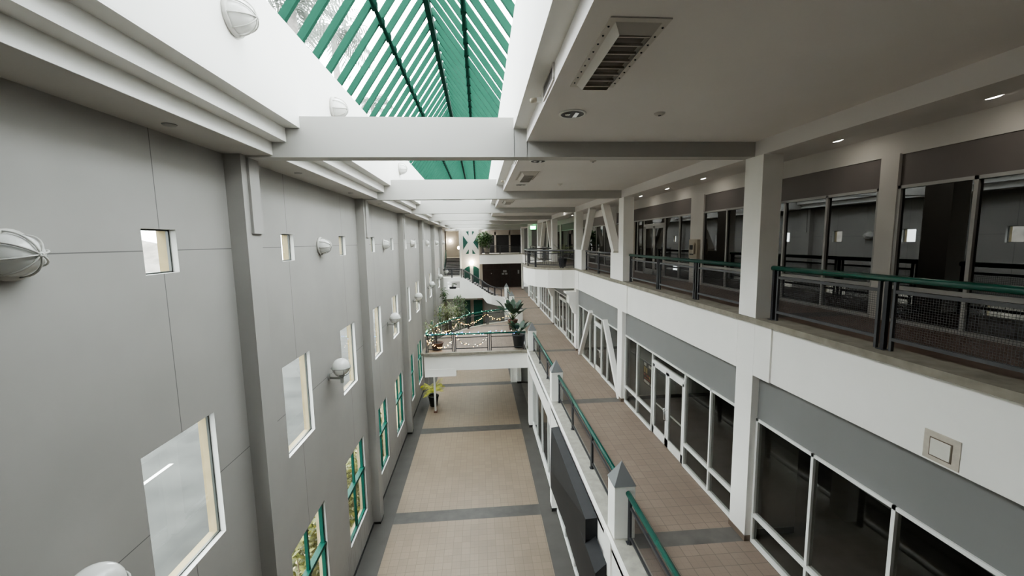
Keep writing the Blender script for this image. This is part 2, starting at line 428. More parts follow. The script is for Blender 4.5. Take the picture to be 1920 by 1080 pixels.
# ------------------------------------------------------------------ skylight
sk = thing('skylight', None, None, (-1.224, 25, 14.6), kind='structure')
XL, XR, ZL, ZR, XM, ZM = -3.132, .684, 14.60, 14.75, -1.224, 17.38
YS1 = 53.9
for nm, (xa, za) in (('l', (XL, ZL)), ('r', (XR, ZR))):
    g = MB(); g.poly([(xa, 2.5, za+.2), (xa, YS1, za+.2), (XM, YS1, ZM+.2), (XM, 2.5, ZM+.2)]); g.build('pane', M['sky_pane'], sk)
far = MB(); cnt = 0
yr = 7.60 - 15*.7104
nraf = int((YS1 - yr)/.7104)
for i in range(nraf+1):
    y = yr + i*.7104
    if y < 2.7: continue
    for (xa, za) in ((XL, ZL), (XR, ZR)):
        a = Vector((xa, y, za)); bpt = Vector((XM, y, ZM)); d = (bpt-a).normalized()
        nrm = Vector((d.z, 0, -d.x)) if xa < XM else Vector((-d.z, 0, d.x))   # inward
        off = nrm*-.07; a = a - d*.35; bpt = bpt + d*.03
        if y > 38: far.bar(a+off, bpt+off, .085, .14, up=nrm)
        else: MB().bar(a+off, bpt+off, .085, .14, up=nrm).build('rafter', M['green_raf'], sk)
far.build('rafter', M['green_raf'], sk, kind='stuff')
MB().box(XM-.07, XM+.07, 2.6, YS1, ZM-.3, ZM-.02).build('ridge_beam', M['green_purlin'], sk)
for xx, zz in ((-2.13, 15.97), (-.22, 15.95)):
    p = MB(); p.tube([(xx, 2.6, zz), (xx, YS1, zz)], .05, 8)
    for i in range(nraf+1):
        y = yr + i*.7104
        if y > 2.7: p.box(xx-.06, xx+.06, y-.07, y+.07, zz-.05, zz+.12)
    p.build('purlin', M['green_purlin'], sk)
e = MB(); e.poly([(XL, YS1, ZL), (XR, YS1, ZR), (XM, YS1, ZM)]); e.poly([(XL, YS1, 12.4), (XR, YS1, 12.4), (XR, YS1, ZR), (XL, YS1, ZL)]); e.build('gable', M['white'], sk)

# ------------------------------------------------------------------ wall lights
def half_dome(y, z, x, label, group):
    t = thing('wall_light', label, 'wall light', (x, y, z), group)
    m = MB(); m.lathe([(0, 0), (.235, 0), (.245, .02), (.245, .05), (.225, .06), (.2, .06)], (x, y, z), (1,0,0), 28); m.build('mounting_ring', M['cage'], t)
    m = MB(); m.lathe([(.205*math.cos(a), .05+.245*math.sin(a)) for a in [PI/2*i/9 for i in range(10)]], (x, y, z), (1,0,0), 28); m.build('glass_dome', M['opal'], t, True)
    m = MB()
    for j in range(8):
        th = PI*2*j/8 + .2
        pts = [(x + .05 + .262*math.sin(a), y + .222*math.cos(a)*math.cos(th), z + .222*math.cos(a)*math.sin(th)) for a in [PI/2*i/8 for i in range(9)]]
        m.tube(pts, .0095, 6)
    m.lathe([(.01, .0), (.026, .0), (.026, .022), (.01, .022)], (x+.30, y, z), (1,0,0), 12)
    m.build('wire_cage', M['cage'], t)
    return t
d0 = half_dome(4.19, 10.86, XW, 'white caged half dome light beside the first small square window of the grey wall', 'caged wall lights on the grey wall')
for k in range(0, 6):
    dup(d0, (0, D*(k+1), 0), '%s caged half dome light from the near end, along the grey wall' % ordn(k+1))
cy = [2.28, 6.0, 9.72, 17.3, 21.0, 24.9]
d1 = half_dome(5.99, 13.87, XL, 'caged half dome light on the white upper wall, well before the first cross beam', 'caged lights on the white upper wall')
dup(d1, (0, 9.74-5.99, 0), 'white caged half dome light partly cut off behind the top of the first cross beam')
dup(d1, (0, 17.33-5.99, 0), 'small white caged dome light on the upper wall seen under the first cross beam')

def globe_light(y, label):
    x, z = -4.03, 7.42
    t = thing('globe_light', label, 'wall light', (XW, y, 7.0), 'globe lights on wall brackets')
    m = MB(); m.lathe([(0, 0), (.10, 0), (.11, .015), (.10, .035), (0, .04)], (XW, y, 7.13), (1,0,0), 18); m.build('wall_plate', M['cage_grey'], t)
    m = MB(); m.bar((XW+.02, y, 7.11), (x+.03, y, 7.08), .05, .055); m.bar((x+.005, y, 7.14), (x+.005, y, 6.95), .075, .075); m.lathe([(.05, .0), (.08, .05), (.0, .06)], (x, y, 7.11), (0,0,1), 12)
    m.build('bracket', M['cage_grey'], t)
    m = MB(); m.sphere((x, y, z), .245, 28, 18); m.build('globe', M['opal'], t, True)
    m = MB(); m.tube([(x+.262*math.cos(2*PI*i/28), y+.262*math.sin(2*PI*i/28), z-.02) for i in range(29)], .014, 6, False)
    for j in range(6):
        th = 2*PI*j/6
        m.tube([(x+.262*math.cos(a)*math.cos(th), y+.262*math.cos(a)*math.sin(th), z-.02-.265*math.sin(a)) for a in [PI/2*i/8 for i in range(9)]], .009, 5)
    m.build('lower_cage', M['cage_grey'], t)
    return t
g0 = globe_light(4.19, 'white globe light on a bracket below the first tall window of the grey wall')
for k in range(0, 6):
    dup(g0, (0, D*(k+1), 0), 'globe light on a bracket along the grey wall, %s from the near end' % ordn(k+1))

# ------------------------------------------------------------------ right hand columns, fascias, bands
for k in range(-1, kmax+1):
    y = YC + D*k
    c = MB(); c.cur = 0; c.box(XC, 5.80, y, y+.53, F3, BOT)
    c.box(XC, 5.62, y, y+.53, F2+.12, F3-.10)
    c.cur = 1; c.box(XC-.012, 5.6, y-.012, y+.54, F2, F2+.12)
    struct(c, 'column', [M['white'], M['base_brown']])
# plinth blocks carrying the braces on the gallery, bay 2 and bay 4
for (k0, k1) in ((1, 2), (3, 4)):
    ya, yb = YC+D*k0, YC+D*k1
    for (p, q, nm) in ((ya, ya+1.5, 'n'), (yb-1.22, yb+.1, 'f')):
        c = MB(); c.box(XC+.003, 5.78, p + (.02 if nm == 'n' else 0), q - (0 if nm == 'n' else .12), F3+.004, 10.37); struct(c, 'wall_right', M['white'])
    for (p, q) in (((5.6, ya+1.35, 10.36), (5.6, ya+2.98, BOT)), ((5.6, yb-1.05, 10.36), (5.6, yb-2.58, BOT))):
        c = MB(); c.bar(p, q, .3, .3, up=(1,0,0)); struct(c, 'beam', M['white'])
    if k0 == 1:
        for (p, q) in (((5.46, yb-.75, F2), (5.46, yb-2.95, 7.35)), ((5.46, ya+.28, F2), (5.46, ya+2.35, 7.35))):
            c = MB(); c.bar(p, q, .18, .2, up=(1,0,0)); struct(c, 'beam', M['white'])
# gallery fascia (white) with nosing, notched at the columns
f = MB()
for k in range(-1, kmax):
    a, bb = YC + D*k + .53, YC + D*(k+1)
    f.box(XC+.035, 5.62, a+.07, bb-.45, 8.15, F3-.10); f.box(XC+.002, 5.62, bb-.46, bb, 8.15, F3-.10); f.box(XC+.04, 5.62, a, a+.07, 8.15, F3-.1)
struct(f, 'trim_2', M['white'])
f = MB(); f.box(XS-.02, 5.75, Y0, 53, 7.24, 8.16); struct(f, 'trim_3', M['band'])
# L2 ceiling behind shopfronts and shop interior shells
c = MB(); c.cur = 0; c.box(5.62, 14, Y0, 56.9, 8.1, 8.15); c.cur = 1; c.box(13.8, 14, Y0, 57, F2, 8.1); c.box(13.8, 14, Y0, 60, F3, CEIL)
struct(c, 'wall_right', [M['shop_floor'], M['shop_wall']])
for y in (7.75, 15.4, 23.0, 38.2, 46):
    c = MB(); c.cur = 0; c.box(5.75, 6.6 if y < 8 else 14, y, y+.15, F2, 8.1); c.box(X3+.12, 14, y, y+.15, F3, CEIL); c.cur = 1; c.box(5.75, 6.6 if y < 8 else 14, y-.012, y, F2, F2+.14)
    struct(c, 'partition', [M['shop_wall'], M['base_dark']])
# fallen pipe / rail seen on the shop floor
o = MB().bar((9.5, 8.0, F2+.12), (9.9, 14.6, F2+.12), .3, .24).build('floor_duct', M['shop_wall']); tag(o, 'long pale duct lying on the dark floor of the vacant shop with double doors', 'duct')
o = MB().bar((9.2, 1.0, F2+.12), (9.6, 7.0, F2+.12), .3, .24).build('floor_duct', M['shop_wall']); tag(o, 'long pale duct lying on the dark floor behind the shop panes by the tan plate', 'duct')

def shopfront(name, label, x, y0, y1, z0, z1, mulls, sill=None, sill_span=None, door=None, mat_f='trim_white', mat_g='shop', skip=(), bar=.055, group=None, handle='chrome'):
    t = thing(name, label, 'shopfront', (x, (y0+y1)/2, z0), group)
    f = MB(); w2 = bar/2; xa, xb = x-.05, x+.05
    ysm = sorted([y0+w2, y1-w2] + list(mulls))
    f.box(xa, xb, y0, y1, z1-bar, z1)
    for y in ysm: f.box(xa, xb, y-w2, y+w2, z0, z1)
    panes = []
    for i in range(len(ysm)-1):
        a, b = ysm[i]+w2, ysm[i+1]-w2; mid = (a+b)/2
        if door and door[0]-.05 < mid < door[1]+.05:
            zd = door[2]; f.box(xa, xb, ysm[i], ysm[i+1], zd, zd+.1); panes.append((a, b, zd+.1, z1-bar)); continue
        f.box(xa-.01, xb, ysm[i], ysm[i+1], z0, z0+.07)
        if sill and (not sill_span or sill_span[0] < mid < sill_span[1]):
            f.box(xa-.01, xb, ysm[i], ysm[i+1], sill-.035, sill+.035); panes += [(a, b, z0+.07, sill-.035), (a, b, sill+.035, z1-bar)]
        else: panes.append((a, b, z0+.07, z1-bar))
    f.build('frame', M[mat_f], t)
    for (a, b, c, d) in panes: MB().box(x-.004, x+.004, a, b, c, d).build('pane', M[mat_g], t)
    if door:
        d0_, d1_, zd, n = door; ww = (d1_-d0_)/n
        for i in range(n):
            a, b = d0_+ww*i+.01, d0_+ww*(i+1)-.01; s = .1
            dm = MB(); dm.box(x-.03, x+.03, a, a+s, z0+.01, zd); dm.box(x-.03, x+.03, b-s, b, z0+.01, zd); dm.box(x-.03, x+.03, a, b, zd-.1, zd); dm.box(x-.03, x+.03, a, b, z0+.01, z0+.26)
            dl = dm.build('door', M[mat_f], t)
            MB().box(x-.004, x+.004, a+s, b-s, z0+.26, zd-.1).build('pane', M[mat_g], dl)
            hb = MB(); hb.bar((x+.05, a+.08, z0+1.02), (x+.05, b-.08, z0+1.02), .03, .04); hb.build('push_bar', M['trim_white'], dl)
            hy = a + .05 if (n == 2 and i == 1) or n == 1 else b - .05
            h = MB(); h.tube([(x-.03, hy, z0+.86), (x-.1, hy, z0+.86), (x-.1, hy, z0+1.2), (x-.03, hy, z0+1.2)], .014, 6); h.build('handle', M[handle], dl)
    return t
shopfront('shopfront', 'wide white framed shopfront of dark panes beneath the tan square plate', XS, -1.1, 7.62, F2, 7.25, [.65, 2.03, 3.42, 4.81, 6.19], 5.17)
shopfront('shopfront', 'white framed shopfront with glass double doors and a dark poster inside', XS, 8.16, 15.24, F2, 7.25, [9.28, 10.54, 12.7, 14.01], 5.2, None, (10.60, 12.64, 6.9, 2))
shopfront('shopfront', 'white framed shopfront with a single glass door between two slanted white braces', XS, 15.8, 22.86, F2, 7.25, [17.5, 18.35, 19.55, 20.4, 21.8], None, None, (18.4, 19.5, 6.85, 1))
shopfront('shopfront', 'white framed shopfront under the round balcony with double doors and corbels', XS, 23.4, 30.5, F2, 7.25, [24.6, 25.6, 26.2, 28.6, 29.4], 5.2, None, (26.25, 28.55, 6.9, 2))
shopfront('shopfront', 'white framed shopfront of tall narrow panes beyond the round balcony', XS, 31.05, 38.1, F2, 7.25, [32.2, 33.4, 34.6, 35.8, 37], 5.3, None, None, 'trim_white', 'shop_pale')
shopfront('shopfront', 'last white framed shopfront with glass doors at the far end of the middle walkway', XS, 38.7, 45.7, F2, 7.25, [39.8, 41, 43.2, 44.4], 5.3, None, (41.05, 43.15, 6.9, 2), 'trim_white', 'shop_pale')
# poster standing behind the panes
t = thing('poster', 'dark poster with gold and white lines of lettering hung behind shop panes', 'poster', (5.70, 13.33, 5.86))
MB().box(5.69, 5.70, 12.92, 13.80, 5.86, 6.66).build('sheet', M['poster'], t)
m = MB()
def blocks(mb, mat, ya, yb, z0, z1, n, seed):
    rr = random.Random(seed); st = (yb-ya)/n; mb.cur = mat
    for i in range(n):
        if rr.random() < .1: continue
        mb.box(5.683, 5.689, ya+st*i+st*.12, ya+st*(i+1)-st*.12, z0, z1 - rr.random()*.15*(z1-z0))
blocks(m, 0, 12.96, 13.74, 6.50, 6.61, 8, 1); blocks(m, 1, 12.96, 13.76, 6.25, 6.46, 5, 2); blocks(m, 2, 13.3, 13.76, 6.14, 6.22, 6, 3); blocks(m, 1, 12.96, 13.3, 6.12, 6.22, 4, 4); blocks(m, 0, 12.98, 13.74, 5.9, 6.0, 11, 5); blocks(m, 2, 13.0, 13.7, 6.03, 6.09, 10, 6)
m.build('lettering', [M['ink_white'], M['gold'], M['red']], t)
# corbels under the balcony
for yc in (22.87, 30.49):
    c = MB(); prof = [(5.4, 7.55), (5.25, 7.55), (5.02, 7.62), (4.75, 8.02), (4.75, 8.14), (5.4, 8.14)]
    prof = [(5.42, 6.72), (5.30, 6.72), (5.12, 7.2), (5.12, 7.28), (4.98, 7.32), (4.98, 7.78), (4.8, 7.9), (4.8, 8.0), (5.42, 8.0)]
    c.prism([(x, yc-.04, z) for x, z in prof], (0, .62, 0)); struct(c, 'column', M['white'])

# ------------------------------------------------------------------ gallery (top floor) shopfronts, piers, header
h = MB(); h.box(X3-.03, X3+.15, Y0, 53, 12.33, CEIL+.01); struct(h, 'wall_right', M['header'])
h = MB(); h.box(X3-.01, X3+.13, Y0, 53, 11.77, 12.34); struct(h, 'trim_4', M['band_dark'])
piers = [(-.55, -.25), (7.02, 7.36), (13.5, 14.33), (22.4, 23.3), (30.2, 31), (37.9, 38.6), (45.4, 46.2)]
for (a, b) in piers:
    c = MB(); c.box(X3-.07, X3+.12, a, b, F3, 12.35); struct(c, 'column', M['header'])
def gal(label, y0, y1, mulls, door=None, mat='iron_light', g='shop_up'):
    return shopfront('shopfront', label, X3, y0, y1, F3, 11.78, mulls, 9.95, None, door, mat, g, handle='iron_light')

M['frame_up'] = paint('grey_frame', (.42, .41, .39), .4, .05)
gal('dark glass gallery shopfront at the near end, mirroring the grey wall', -.25, 7.02, [1.0, 2.2, 3.45, 4.65, 5.83], None, 'frame_up')
gal('dark glass gallery shopfront behind the first white column, mirroring the grey wall', 7.36, 13.55, [8.55, 9.8, 11.0, 12.2], None, 'frame_up')
gal('dark gallery shopfront with double doors next to the wall telephone', 14.25, 22.4, [15.2, 16.45, 18.6, 19.4], (16.5, 18.55, 11.45, 2), 'frame_up')
gal('pale gallery shopfront behind the potted palm on the round balcony', 23.3, 30.2, [24.6, 26.4, 28.2], None, 'frame_up')
gal('dark gallery shopfront behind the far slanted braces', 31, 37.9, [33, 35], None, 'frame_up')
gal('last dark gallery shopfront by the exit sign', 38.6, 45.4, [40.5, 43], None, 'frame_up')
# brown wall panel with small fittings seen between the braces
c = MB(); c.box(X3-.08, X3-.055, 19.6, 22.4, F3, 11.7); struct(c, 'wall_right', M['brown_pier'])
for (y, z, s, lab) in ((20.9, 11.3, .16, 'small black box high on the brown gallery wall between the braces'), (21.0, 10.75, .2, 'dark square plate on the brown gallery wall between the braces')):
    t = thing('wall_box', lab, 'wall box', (X3-.08, y, z)); MB().box(X3-.14, X3-.08, y-s/2, y+s/2, z, z+s*1.3).build('case', M['black'], t); MB().box(X3-.15, X3-.14, y-s*.3, y+s*.3, z+s*.3, z+s).build('cover', M['iron'], t)
# telephone on the pier
t = thing('wall_telephone', 'beige wall telephone box on a pier of the top gallery', 'telephone', (X3-.33, 13.9, 10.25))
MB().box(X3-.19, X3-.071, 13.62, 14.18, 10.2, 10.86).build('housing', M['phone'], t, bevel=.015)
MB().box(X3-.205, X3-.19, 13.86, 14.1, 10.5, 10.66).build('display', M['black'], t)
MB().box(X3-.2, X3-.19, 13.86, 14.1, 10.32, 10.36).build('coin_slot', M['black'], t)
MB().tube([(X3-.22, 13.74, 10.36), (X3-.24, 13.74, 10.45), (X3-.24, 13.74, 10.65), (X3-.22, 13.74, 10.74)], .03, 8).build('handset', M['phone'], t)
# recessed downlights over the gallery
dl = []
for i, y in enumerate((2.7, 5.26, 7.69, 12.51, 14.98, 17.5, 25.6, 28.1, 30.6)):
    if i == 0:
        t = thing('downlight', 'lit round downlight in the gallery ceiling, %s from the near end' % ordn(i), 'downlight', (6.88, y, CEIL-.02), 'lit downlights over the gallery')
        m = MB(); m.lathe([(.12, 0), (.125, -.01), (.145, 0.0), (.145, .01)], (6.88, y, CEIL-.004), (0,0,1), 20); m.build('trim_ring', M['trim_white'], t)
        m = MB(); m.lathe([(0, -.035), (.06, -.03), (.1, -.018), (.12, 0)], (6.88, y, CEIL-.006), (0,0,1), 20); m.build('lens', M['lamp_disc'], t)
        dl0 = t
    else: dup(dl0, (0, y-2.7, 0), 'lit round downlight in the gallery ceiling, %s from the near end' % ordn(i))
o = dup(dl0, (5.1-6.88, 26.0-2.7, 0), 'lit round downlight in the main ceiling far beyond the cross beams', 'lit downlight in the main ceiling')
for (y) in (9.9, 19.8):
    t = thing('air_grille', 'dark slot air grille in the gallery ceiling %s' % ('behind the first column' if y < 15 else 'further down the gallery'), 'grille', (6.9, y, CEIL-.01)); MB().box(6.72, 6.98, y-.35, y+.35, CEIL-.012, CEIL-.002).build('louvre', M['iron'], t); MB().box(6.7, 7.0, y-.38, y+.38, CEIL-.006, CEIL-.001).build('frame', M['header'], t)

# fittings of the main ceiling -------------------------------------------------
def can_light(y, label):
    x = 1.4; t = thing('recessed_light', label, 'ceiling light', (x, y, CEIL-.01), 'unlit recessed lights in the main ceiling')
    m = MB(); m.lathe([(.185, .004), (.2, 0), (.2, -.012), (.17, -.014), (.165, 0)], (x, y, CEIL-.003), (0,0,1), 24); m.build('trim_ring', M['trim_white'], t)
    m = MB(); m.lathe([(.168, -.012), (.0, -.006)], (x, y, CEIL-.004), (0,0,1), 24); m.build('reflector', M['iron'], t)
    m = MB(); m.prism([(x+.02, y-.12, CEIL-.02), (x+.08, y-.1, CEIL-.02), (x+.08, y+.1, CEIL-.02), (x+.02, y+.12, CEIL-.02)], (0, 0, -.004)); m.lathe([(.04, -.016), (.0, -.03)], (x-.07, y, CEIL-.004), (0,0,1), 10); m.build('glint_piece', M['chrome'], t)  # chrome pieces added to stand in for glints inside the can
    return t
c0 = can_light(6.17, 'unlit round recessed light in the main ceiling before the first cross beam')
for i, (y, lab) in enumerate(((9.72, 'unlit round recessed light in the main ceiling just past the first cross beam'), (13.74, 'unlit round recessed light in the main ceiling just before the second cross beam'), (17.3, 'unlit round recessed light in the main ceiling just past the second cross beam'))):
    dup(c0, (0, y-6.17, 0), lab)
def louvre_box(ya, yb, label):
    xa, xb, z = 1.19, 1.60, CEIL
    t = thing('ceiling_louvre', label, 'ceiling louvre', ((xa+xb)/2, (ya+yb)/2, z-.2), 'louvred boxes on the main ceiling')
    f = MB(); f.box(xa-.06, xb+.06, ya-.06, yb+.06, z-.012, z-.001); f.cur = 1
    for j in range(9):
        for xx in (xa-.035, xb+.035): f.sphere((xx, ya + (yb-ya)*(j+.5)/9, z-.012), .011, 6, 4)
    f.build('flange', [M['header'], M['iron']], t)
    m = MB(); h = .085; i_ = .06
    o = [(xa, ya), (xb, ya), (xb, yb), (xa, yb)]; n = [(xa+i_, ya+i_*1.2), (xb-i_, ya+i_*1.2), (xb-i_, yb-i_), (xa+i_, yb-i_)]
    for j in range(4):
        a, b = o[j], o[(j+1) % 4]; c, d = n[(j+1) % 4], n[j]
        m.poly([(*a, z-.01), (*b, z-.01), (*c, z-h), (*d, z-h)])
    m.build('housing', M['header'], t)
    bk = MB(); bk.poly([(n[0][0], n[0][1], z-h+.06), (n[1][0], n[1][1], z-h+.06), (n[2][0], n[2][1], z-h+.06), (n[3][0], n[3][1], z-h+.06)]); bk.build('dark_throat', M['band_dark'], t)
    y = n[0][1]+.05
    sl = MB()
    while y < n[2][1]-.05:
        sl.bar((n[0][0], y, z-h+.02), (n[1][0], y, z-h+.02), .012, .035, up=(0, .5, 1)); y += .165
    sl.build('slat', M['header'], t)
    return t
l0 = louvre_box(3.62, 5.05, 'large louvred box on the main ceiling before the first cross beam')
dup(l0, (0, D, 0), 'louvred box on the main ceiling between the first and second cross beams')
dup(l0, (0, 2*D, 0), 'small louvred box on the main ceiling past the second cross beam')
for i, y in enumerate((6.12, 9.7, 13.66, 17.3)):
    t = thing('smoke_detector', 'small round detector on the main ceiling, %s from the near end' % ordn(i), 'smoke detector', (2.69, y, CEIL-.04), 'detectors on the main ceiling')
    m = MB(); m.lathe([(0, -.035), (.05, -.033), (.075, -.015), (.08, 0)], (2.69, y, CEIL-.001), (0,0,1), 18); m.build('case', M['header'], t); m = MB(); m.lathe([(0, -.042), (.022, -.042), (.022, -.03)], (2.69, y, CEIL-.001), (0,0,1), 12); m.build('sensor', M['iron_light'], t)
for i, y in enumerate((5.93, 9.8, 13.6, 17.4)):
    t = thing('soffit_disc', 'small flat disc in the soffit beneath the stepped cornice, %s from the near end' % ordn(i), 'ceiling disc', (-4.0, y, 12.48), 'discs in the cornice soffit')
    m = MB(); m.lathe([(0, -.02), (.07, -.018), (.08, 0)], (-4.0, y, 12.499), (0,0,1), 16); m.build('cover', M['pil_grey'], t); m = MB(); m.lathe([(.085, 0), (.085, -.006), (.07, -.006)], (-4.0, y, 12.4995), (0,0,1), 16); m.build('rim', M['iron_light'], t)
for i, (ya, yb) in enumerate(((5.0, 5.78), (9.85, 10.4), (2.6, 3.3))):
    t = thing('wall_grille', 'dark air grille in the main ceiling edge, %s' % ('beside the large louvred box', 'just past the first cross beam', 'above the frame edge')[i], 'grille', (.92, (ya+yb)/2, 12.78))
    MB().box(.912, .922, ya+.04, yb-.04, 12.80, 12.95).build('throat', M['door_dark'], t)
    f = MB(); f.box(.905, .926, ya, yb, 12.775, 12.80); f.box(.905, .926, ya, yb, 12.95, 12.967); f.box(.905, .926, ya, ya+.04, 12.79, 12.96); f.box(.905, .926, yb-.04, yb, 12.79, 12.96); f.build('frame', M['header'], t)
for y, lab in ((6.0, 'small white camera under the ceiling edge beside the dark grille'), (13.9, 'small white camera under the ceiling edge before the second cross beam')):
    t = thing('camera', lab, 'camera', (.9, y, 12.85)); MB().bar((.926, y, 12.88), (.85, y, 12.87), .05, .06).build('mount', M['trim_white'], t); m = MB(); m.lathe([(.0, 0), (.03, 0), (.035, .07), (.02, .09), (0, .09)], (.85, y, 12.87), (-1,0,-.1), 10); m.build('body', M['phone'], t)
# square plate on the fascia
t = thing('wall_plate', 'tan square plate with a pale centre on the white fascia above the near shopfront', 'wall plate', (5.43, 4.255, 8.17))
MB().box(5.425, 5.436, 4.06, 4.45, 8.175, 8.535).build('surround', M['panel_tan'], t); MB().box(5.412, 5.426, 4.15, 4.37, 8.24, 8.45).build('centre_panel', M['panel_face'], t, bevel=.01); 
m = MB(); m.box(5.4205, 5.4255, 4.138, 4.382, 8.228, 8.462); m.build('shadow_gap', M['base_brown'], t)

# ------------------------------------------------------------------ railings
def lerp(a, b, t): return tuple(a[i] + (b[i]-a[i])*t for i in range(3))
def railing(label, group, pts, posts, zf=0, rail_mat='green', rail_r=.048, hh=1.0, mat='iron', ends=(0, 0), mesh='mesh', posty='iron', name='railing', clus=.11):
    """pts: polyline of floor points (x,y,z); posts: distances along it where post clusters stand"""
    P = [Vector(p) for p in pts]; seg = [0]
    for i in range(1, len(P)): seg.append(seg[-1] + (P[i]-P[i-1]).length)
    L = seg[-1]
    def at(d):
        d = max(0, min(L, d))
        for i in range(1, len(P)):
            if d <= seg[i] + 1e-9:
                t = (d-seg[i-1])/max(1e-9, seg[i]-seg[i-1]); return P[i-1].lerp(P[i], t)
        return P[-1]
    mid = at(L/2)
    t = thing(name, label, 'railing', mid, group)
    dense = sorted(set([0, L] + [s for s in seg] + ([L*i/24 for i in range(25)] if len(P) > 2 else [])))
    up = Vector((0,0,hh))
    m = MB(); m.tube([at(d)+up for d in dense], rail_r, 12); m.build('handrail', M[rail_mat], t)
    for d in posts:
        p = at(d); m = MB(); m.bar(p, p+Vector((0,0,hh-.02)), .055, .055); m.box(p.x-.06, p.x+.06, p.y-.06, p.y+.06, p.z, p.z+.012); m.build('post', M[posty], t)
    for i in range(len(posts)-1):
        a, b = posts[i]+clus, posts[i+1]-clus
        if b-a < .2: continue
        ds = [a] + [x for x in dense if a < x < b] + [b]
        m = MB()
        for d in (a, b):
            p = at(d); m.bar(p, p+Vector((0,0,hh-.03)), .035, .045)
        for zz in (.83, .17):
            for j in range(len(ds)-1): m.bar(at(ds[j])+Vector((0,0,zz)), at(ds[j+1])+Vector((0,0,zz)), .04, .045)
        fr = m.build('panel_frame', M[mat], t)
        m = MB()
        for j in range(len(ds)-1):
            p, q = at(ds[j]), at(ds[j+1]); m.poly([p+Vector((0,0,.18)), q+Vector((0,0,.18)), q+Vector((0,0,.82)), p+Vector((0,0,.82))])
        m.build('wire_panel', M[mesh], fr)
    return t
RX3 = 5.62
railing('green topped gallery railing at the near end beside the first white column', 'gallery railings', [(RX3, .8, F3), (RX3, 7.5, F3)], [.05, 2.3, 4.44, 6.65], mat='iron_light')
railing('gallery railing between the first and second white columns', 'gallery railings', [(RX3, 8.25, F3), (RX3, 15.1, F3)], [.06, 2.05, 4.33, 6.78], mat='iron_light', rail_mat='green_dark')
railing('short gallery railing between white plinths below the slanted braces', 'gallery railings', [(RX3, 16.8, F3), (RX3, 21.5, F3)], [.05, 2.4, 4.65], mat='iron', rail_mat='iron_light', clus=.08)
# middle walkway: newel posts + railings
newel_y = [.31 + D*k for k in range(0, 6)]
def newel(y, label, x0=2.70, s=.45):
    t = thing('newel_post', label, 'post', (x0+s/2, y+s/2, F2), 'capped white posts along the middle walkway')
    m = MB(); m.box(x0, x0+s, y, y+s, F2, 5.74); m.build('shaft', M['white'], t, bevel=.008)
    m = MB(); a = .015; m.add([(x0-a, y-a, 5.74), (x0+s+a, y-a, 5.74), (x0+s+a, y+s+a, 5.74), (x0-a, y+s+a, 5.74), (x0+s/2, y+s/2, 6.2)], [(0,1,4),(1,2,4),(2,3,4),(3,0,4),(3,2,1,0)]); m.build('pyramid_cap', M['cap'], t)
    return t
n0 = newel(7.93, 'large white post with grey pyramid cap beside the dark awning below')
labs = ['white post with grey pyramid cap, second along the middle walkway', 'white post with pyramid cap at the corner of the fairy lit bridge', 'white post with pyramid cap behind the potted leafy plant on the bridge', 'slim looking white capped post just short of the curved stair', 'white capped post where the curved stair rail ends']
for k in range(1, 6): dup(n0, (0, D*k, 0), labs[k-1])
RX2 = 2.98
rl = ['near green topped railing on the middle walkway, running out of the bottom edge', 'green topped railing on the middle walkway above the dark awning', 'green topped railing on the middle walkway leading to the bridge corner']
railing(rl[0], 'middle walkway railings', [(RX2, -1, F2), (RX2, 7.9, F2)], [.05, 2.2, 4.4, 6.7, 8.8], hh=1.05, rail_r=.055, clus=.06)
railing(rl[1], 'middle walkway railings', [(RX2, 8.4, F2), (RX2, 15.53, F2)], [.06, 2.3, 4.7, 7.05], hh=1.05, rail_r=.055, clus=.06)
railing(rl[2], 'middle walkway railings', [(RX2, 16.02, F2), (RX2, 23.15, F2)], [.06, 2.3, 4.7, 7.05], hh=1.05, rail_r=.055, clus=.06)
railing('dark railing on the middle walkway past the bridge, first stretch', 'middle walkway railings', [(RX2, 31.3, F2), (RX2, 38.4, F2)], [.06, 2.3, 4.7, 7.0], hh=1.05, rail_r=.05, clus=.06)
railing('dark railing on the middle walkway past the bridge, stretch before the curved stair', 'middle walkway railings', [(RX2, 38.9, F2), (RX2, 46, F2)], [.06, 2.3, 4.7, 7.0], hh=1.05, rail_r=.05, clus=.06)

# ------------------------------------------------------------------ middle walkway fascia, ground shop wall
f = MB()
for k in range(-1, 2):
    a = 7.93 + D*k
    f.box(2.655, 3.0, a, a+D, 3.55, F2-.21); f.box(2.655, 2.67, a, a+D, F2-.3, F2)
f.box(2.655, 3.0, 23.4, 46.3, 3.55, F2-.21); f.box(2.655, 2.67, 23.4, 46.3, F2-.3, F2)
for k in range(-1, 6):
    a = 7.93 + D*k; f.box(2.615, 2.66, a, a+.45, 3.55, F2-.002)
f.box(2.60, 2.672, Y0, 46.3, F2-.035, F2+.006)

struct(f, 'trim_5', M['white'])
c = MB(); c.box(2.66, 14, Y0, 56.9, F2-.35, F2-.25); struct(c, 'ceiling', M['shop_wall'])
for k in range(-1, 6):
    y = 7.78 + D*k
    c = MB(); c.cur = 0; c.box(2.655, 2.95, y, y+.45, .14, 3.56); c.cur = 1; c.box(2.645, 2.95, y-.01, y+.46, 0, .14); struct(c, 'column', [M['white'], M['base_dark']])
shopfront('shopfront', 'ground floor white framed shopfront at the near end, beside the awning', 2.9, .7, 7.75, .05, 3.55, [2.1, 3.5, 4.9, 6.3], .55, None, None, 'trim_white', 'shop_pale')
shopfront('shopfront', 'ground floor white framed shopfront below the dark awning', 2.9, 8.23, 15.35, .05, 3.55, [9.6, 11, 12.4, 13.8], .55, None, None, 'trim_white', 'shop_pale')
shopfront('shopfront', 'ground floor white framed shopfront of four tall pale panes before the bridge', 2.9, 15.87, 22.97, .05, 3.55, [17.6, 19.4, 21.2], .35, None, None, 'trim_white', 'shop_pale')
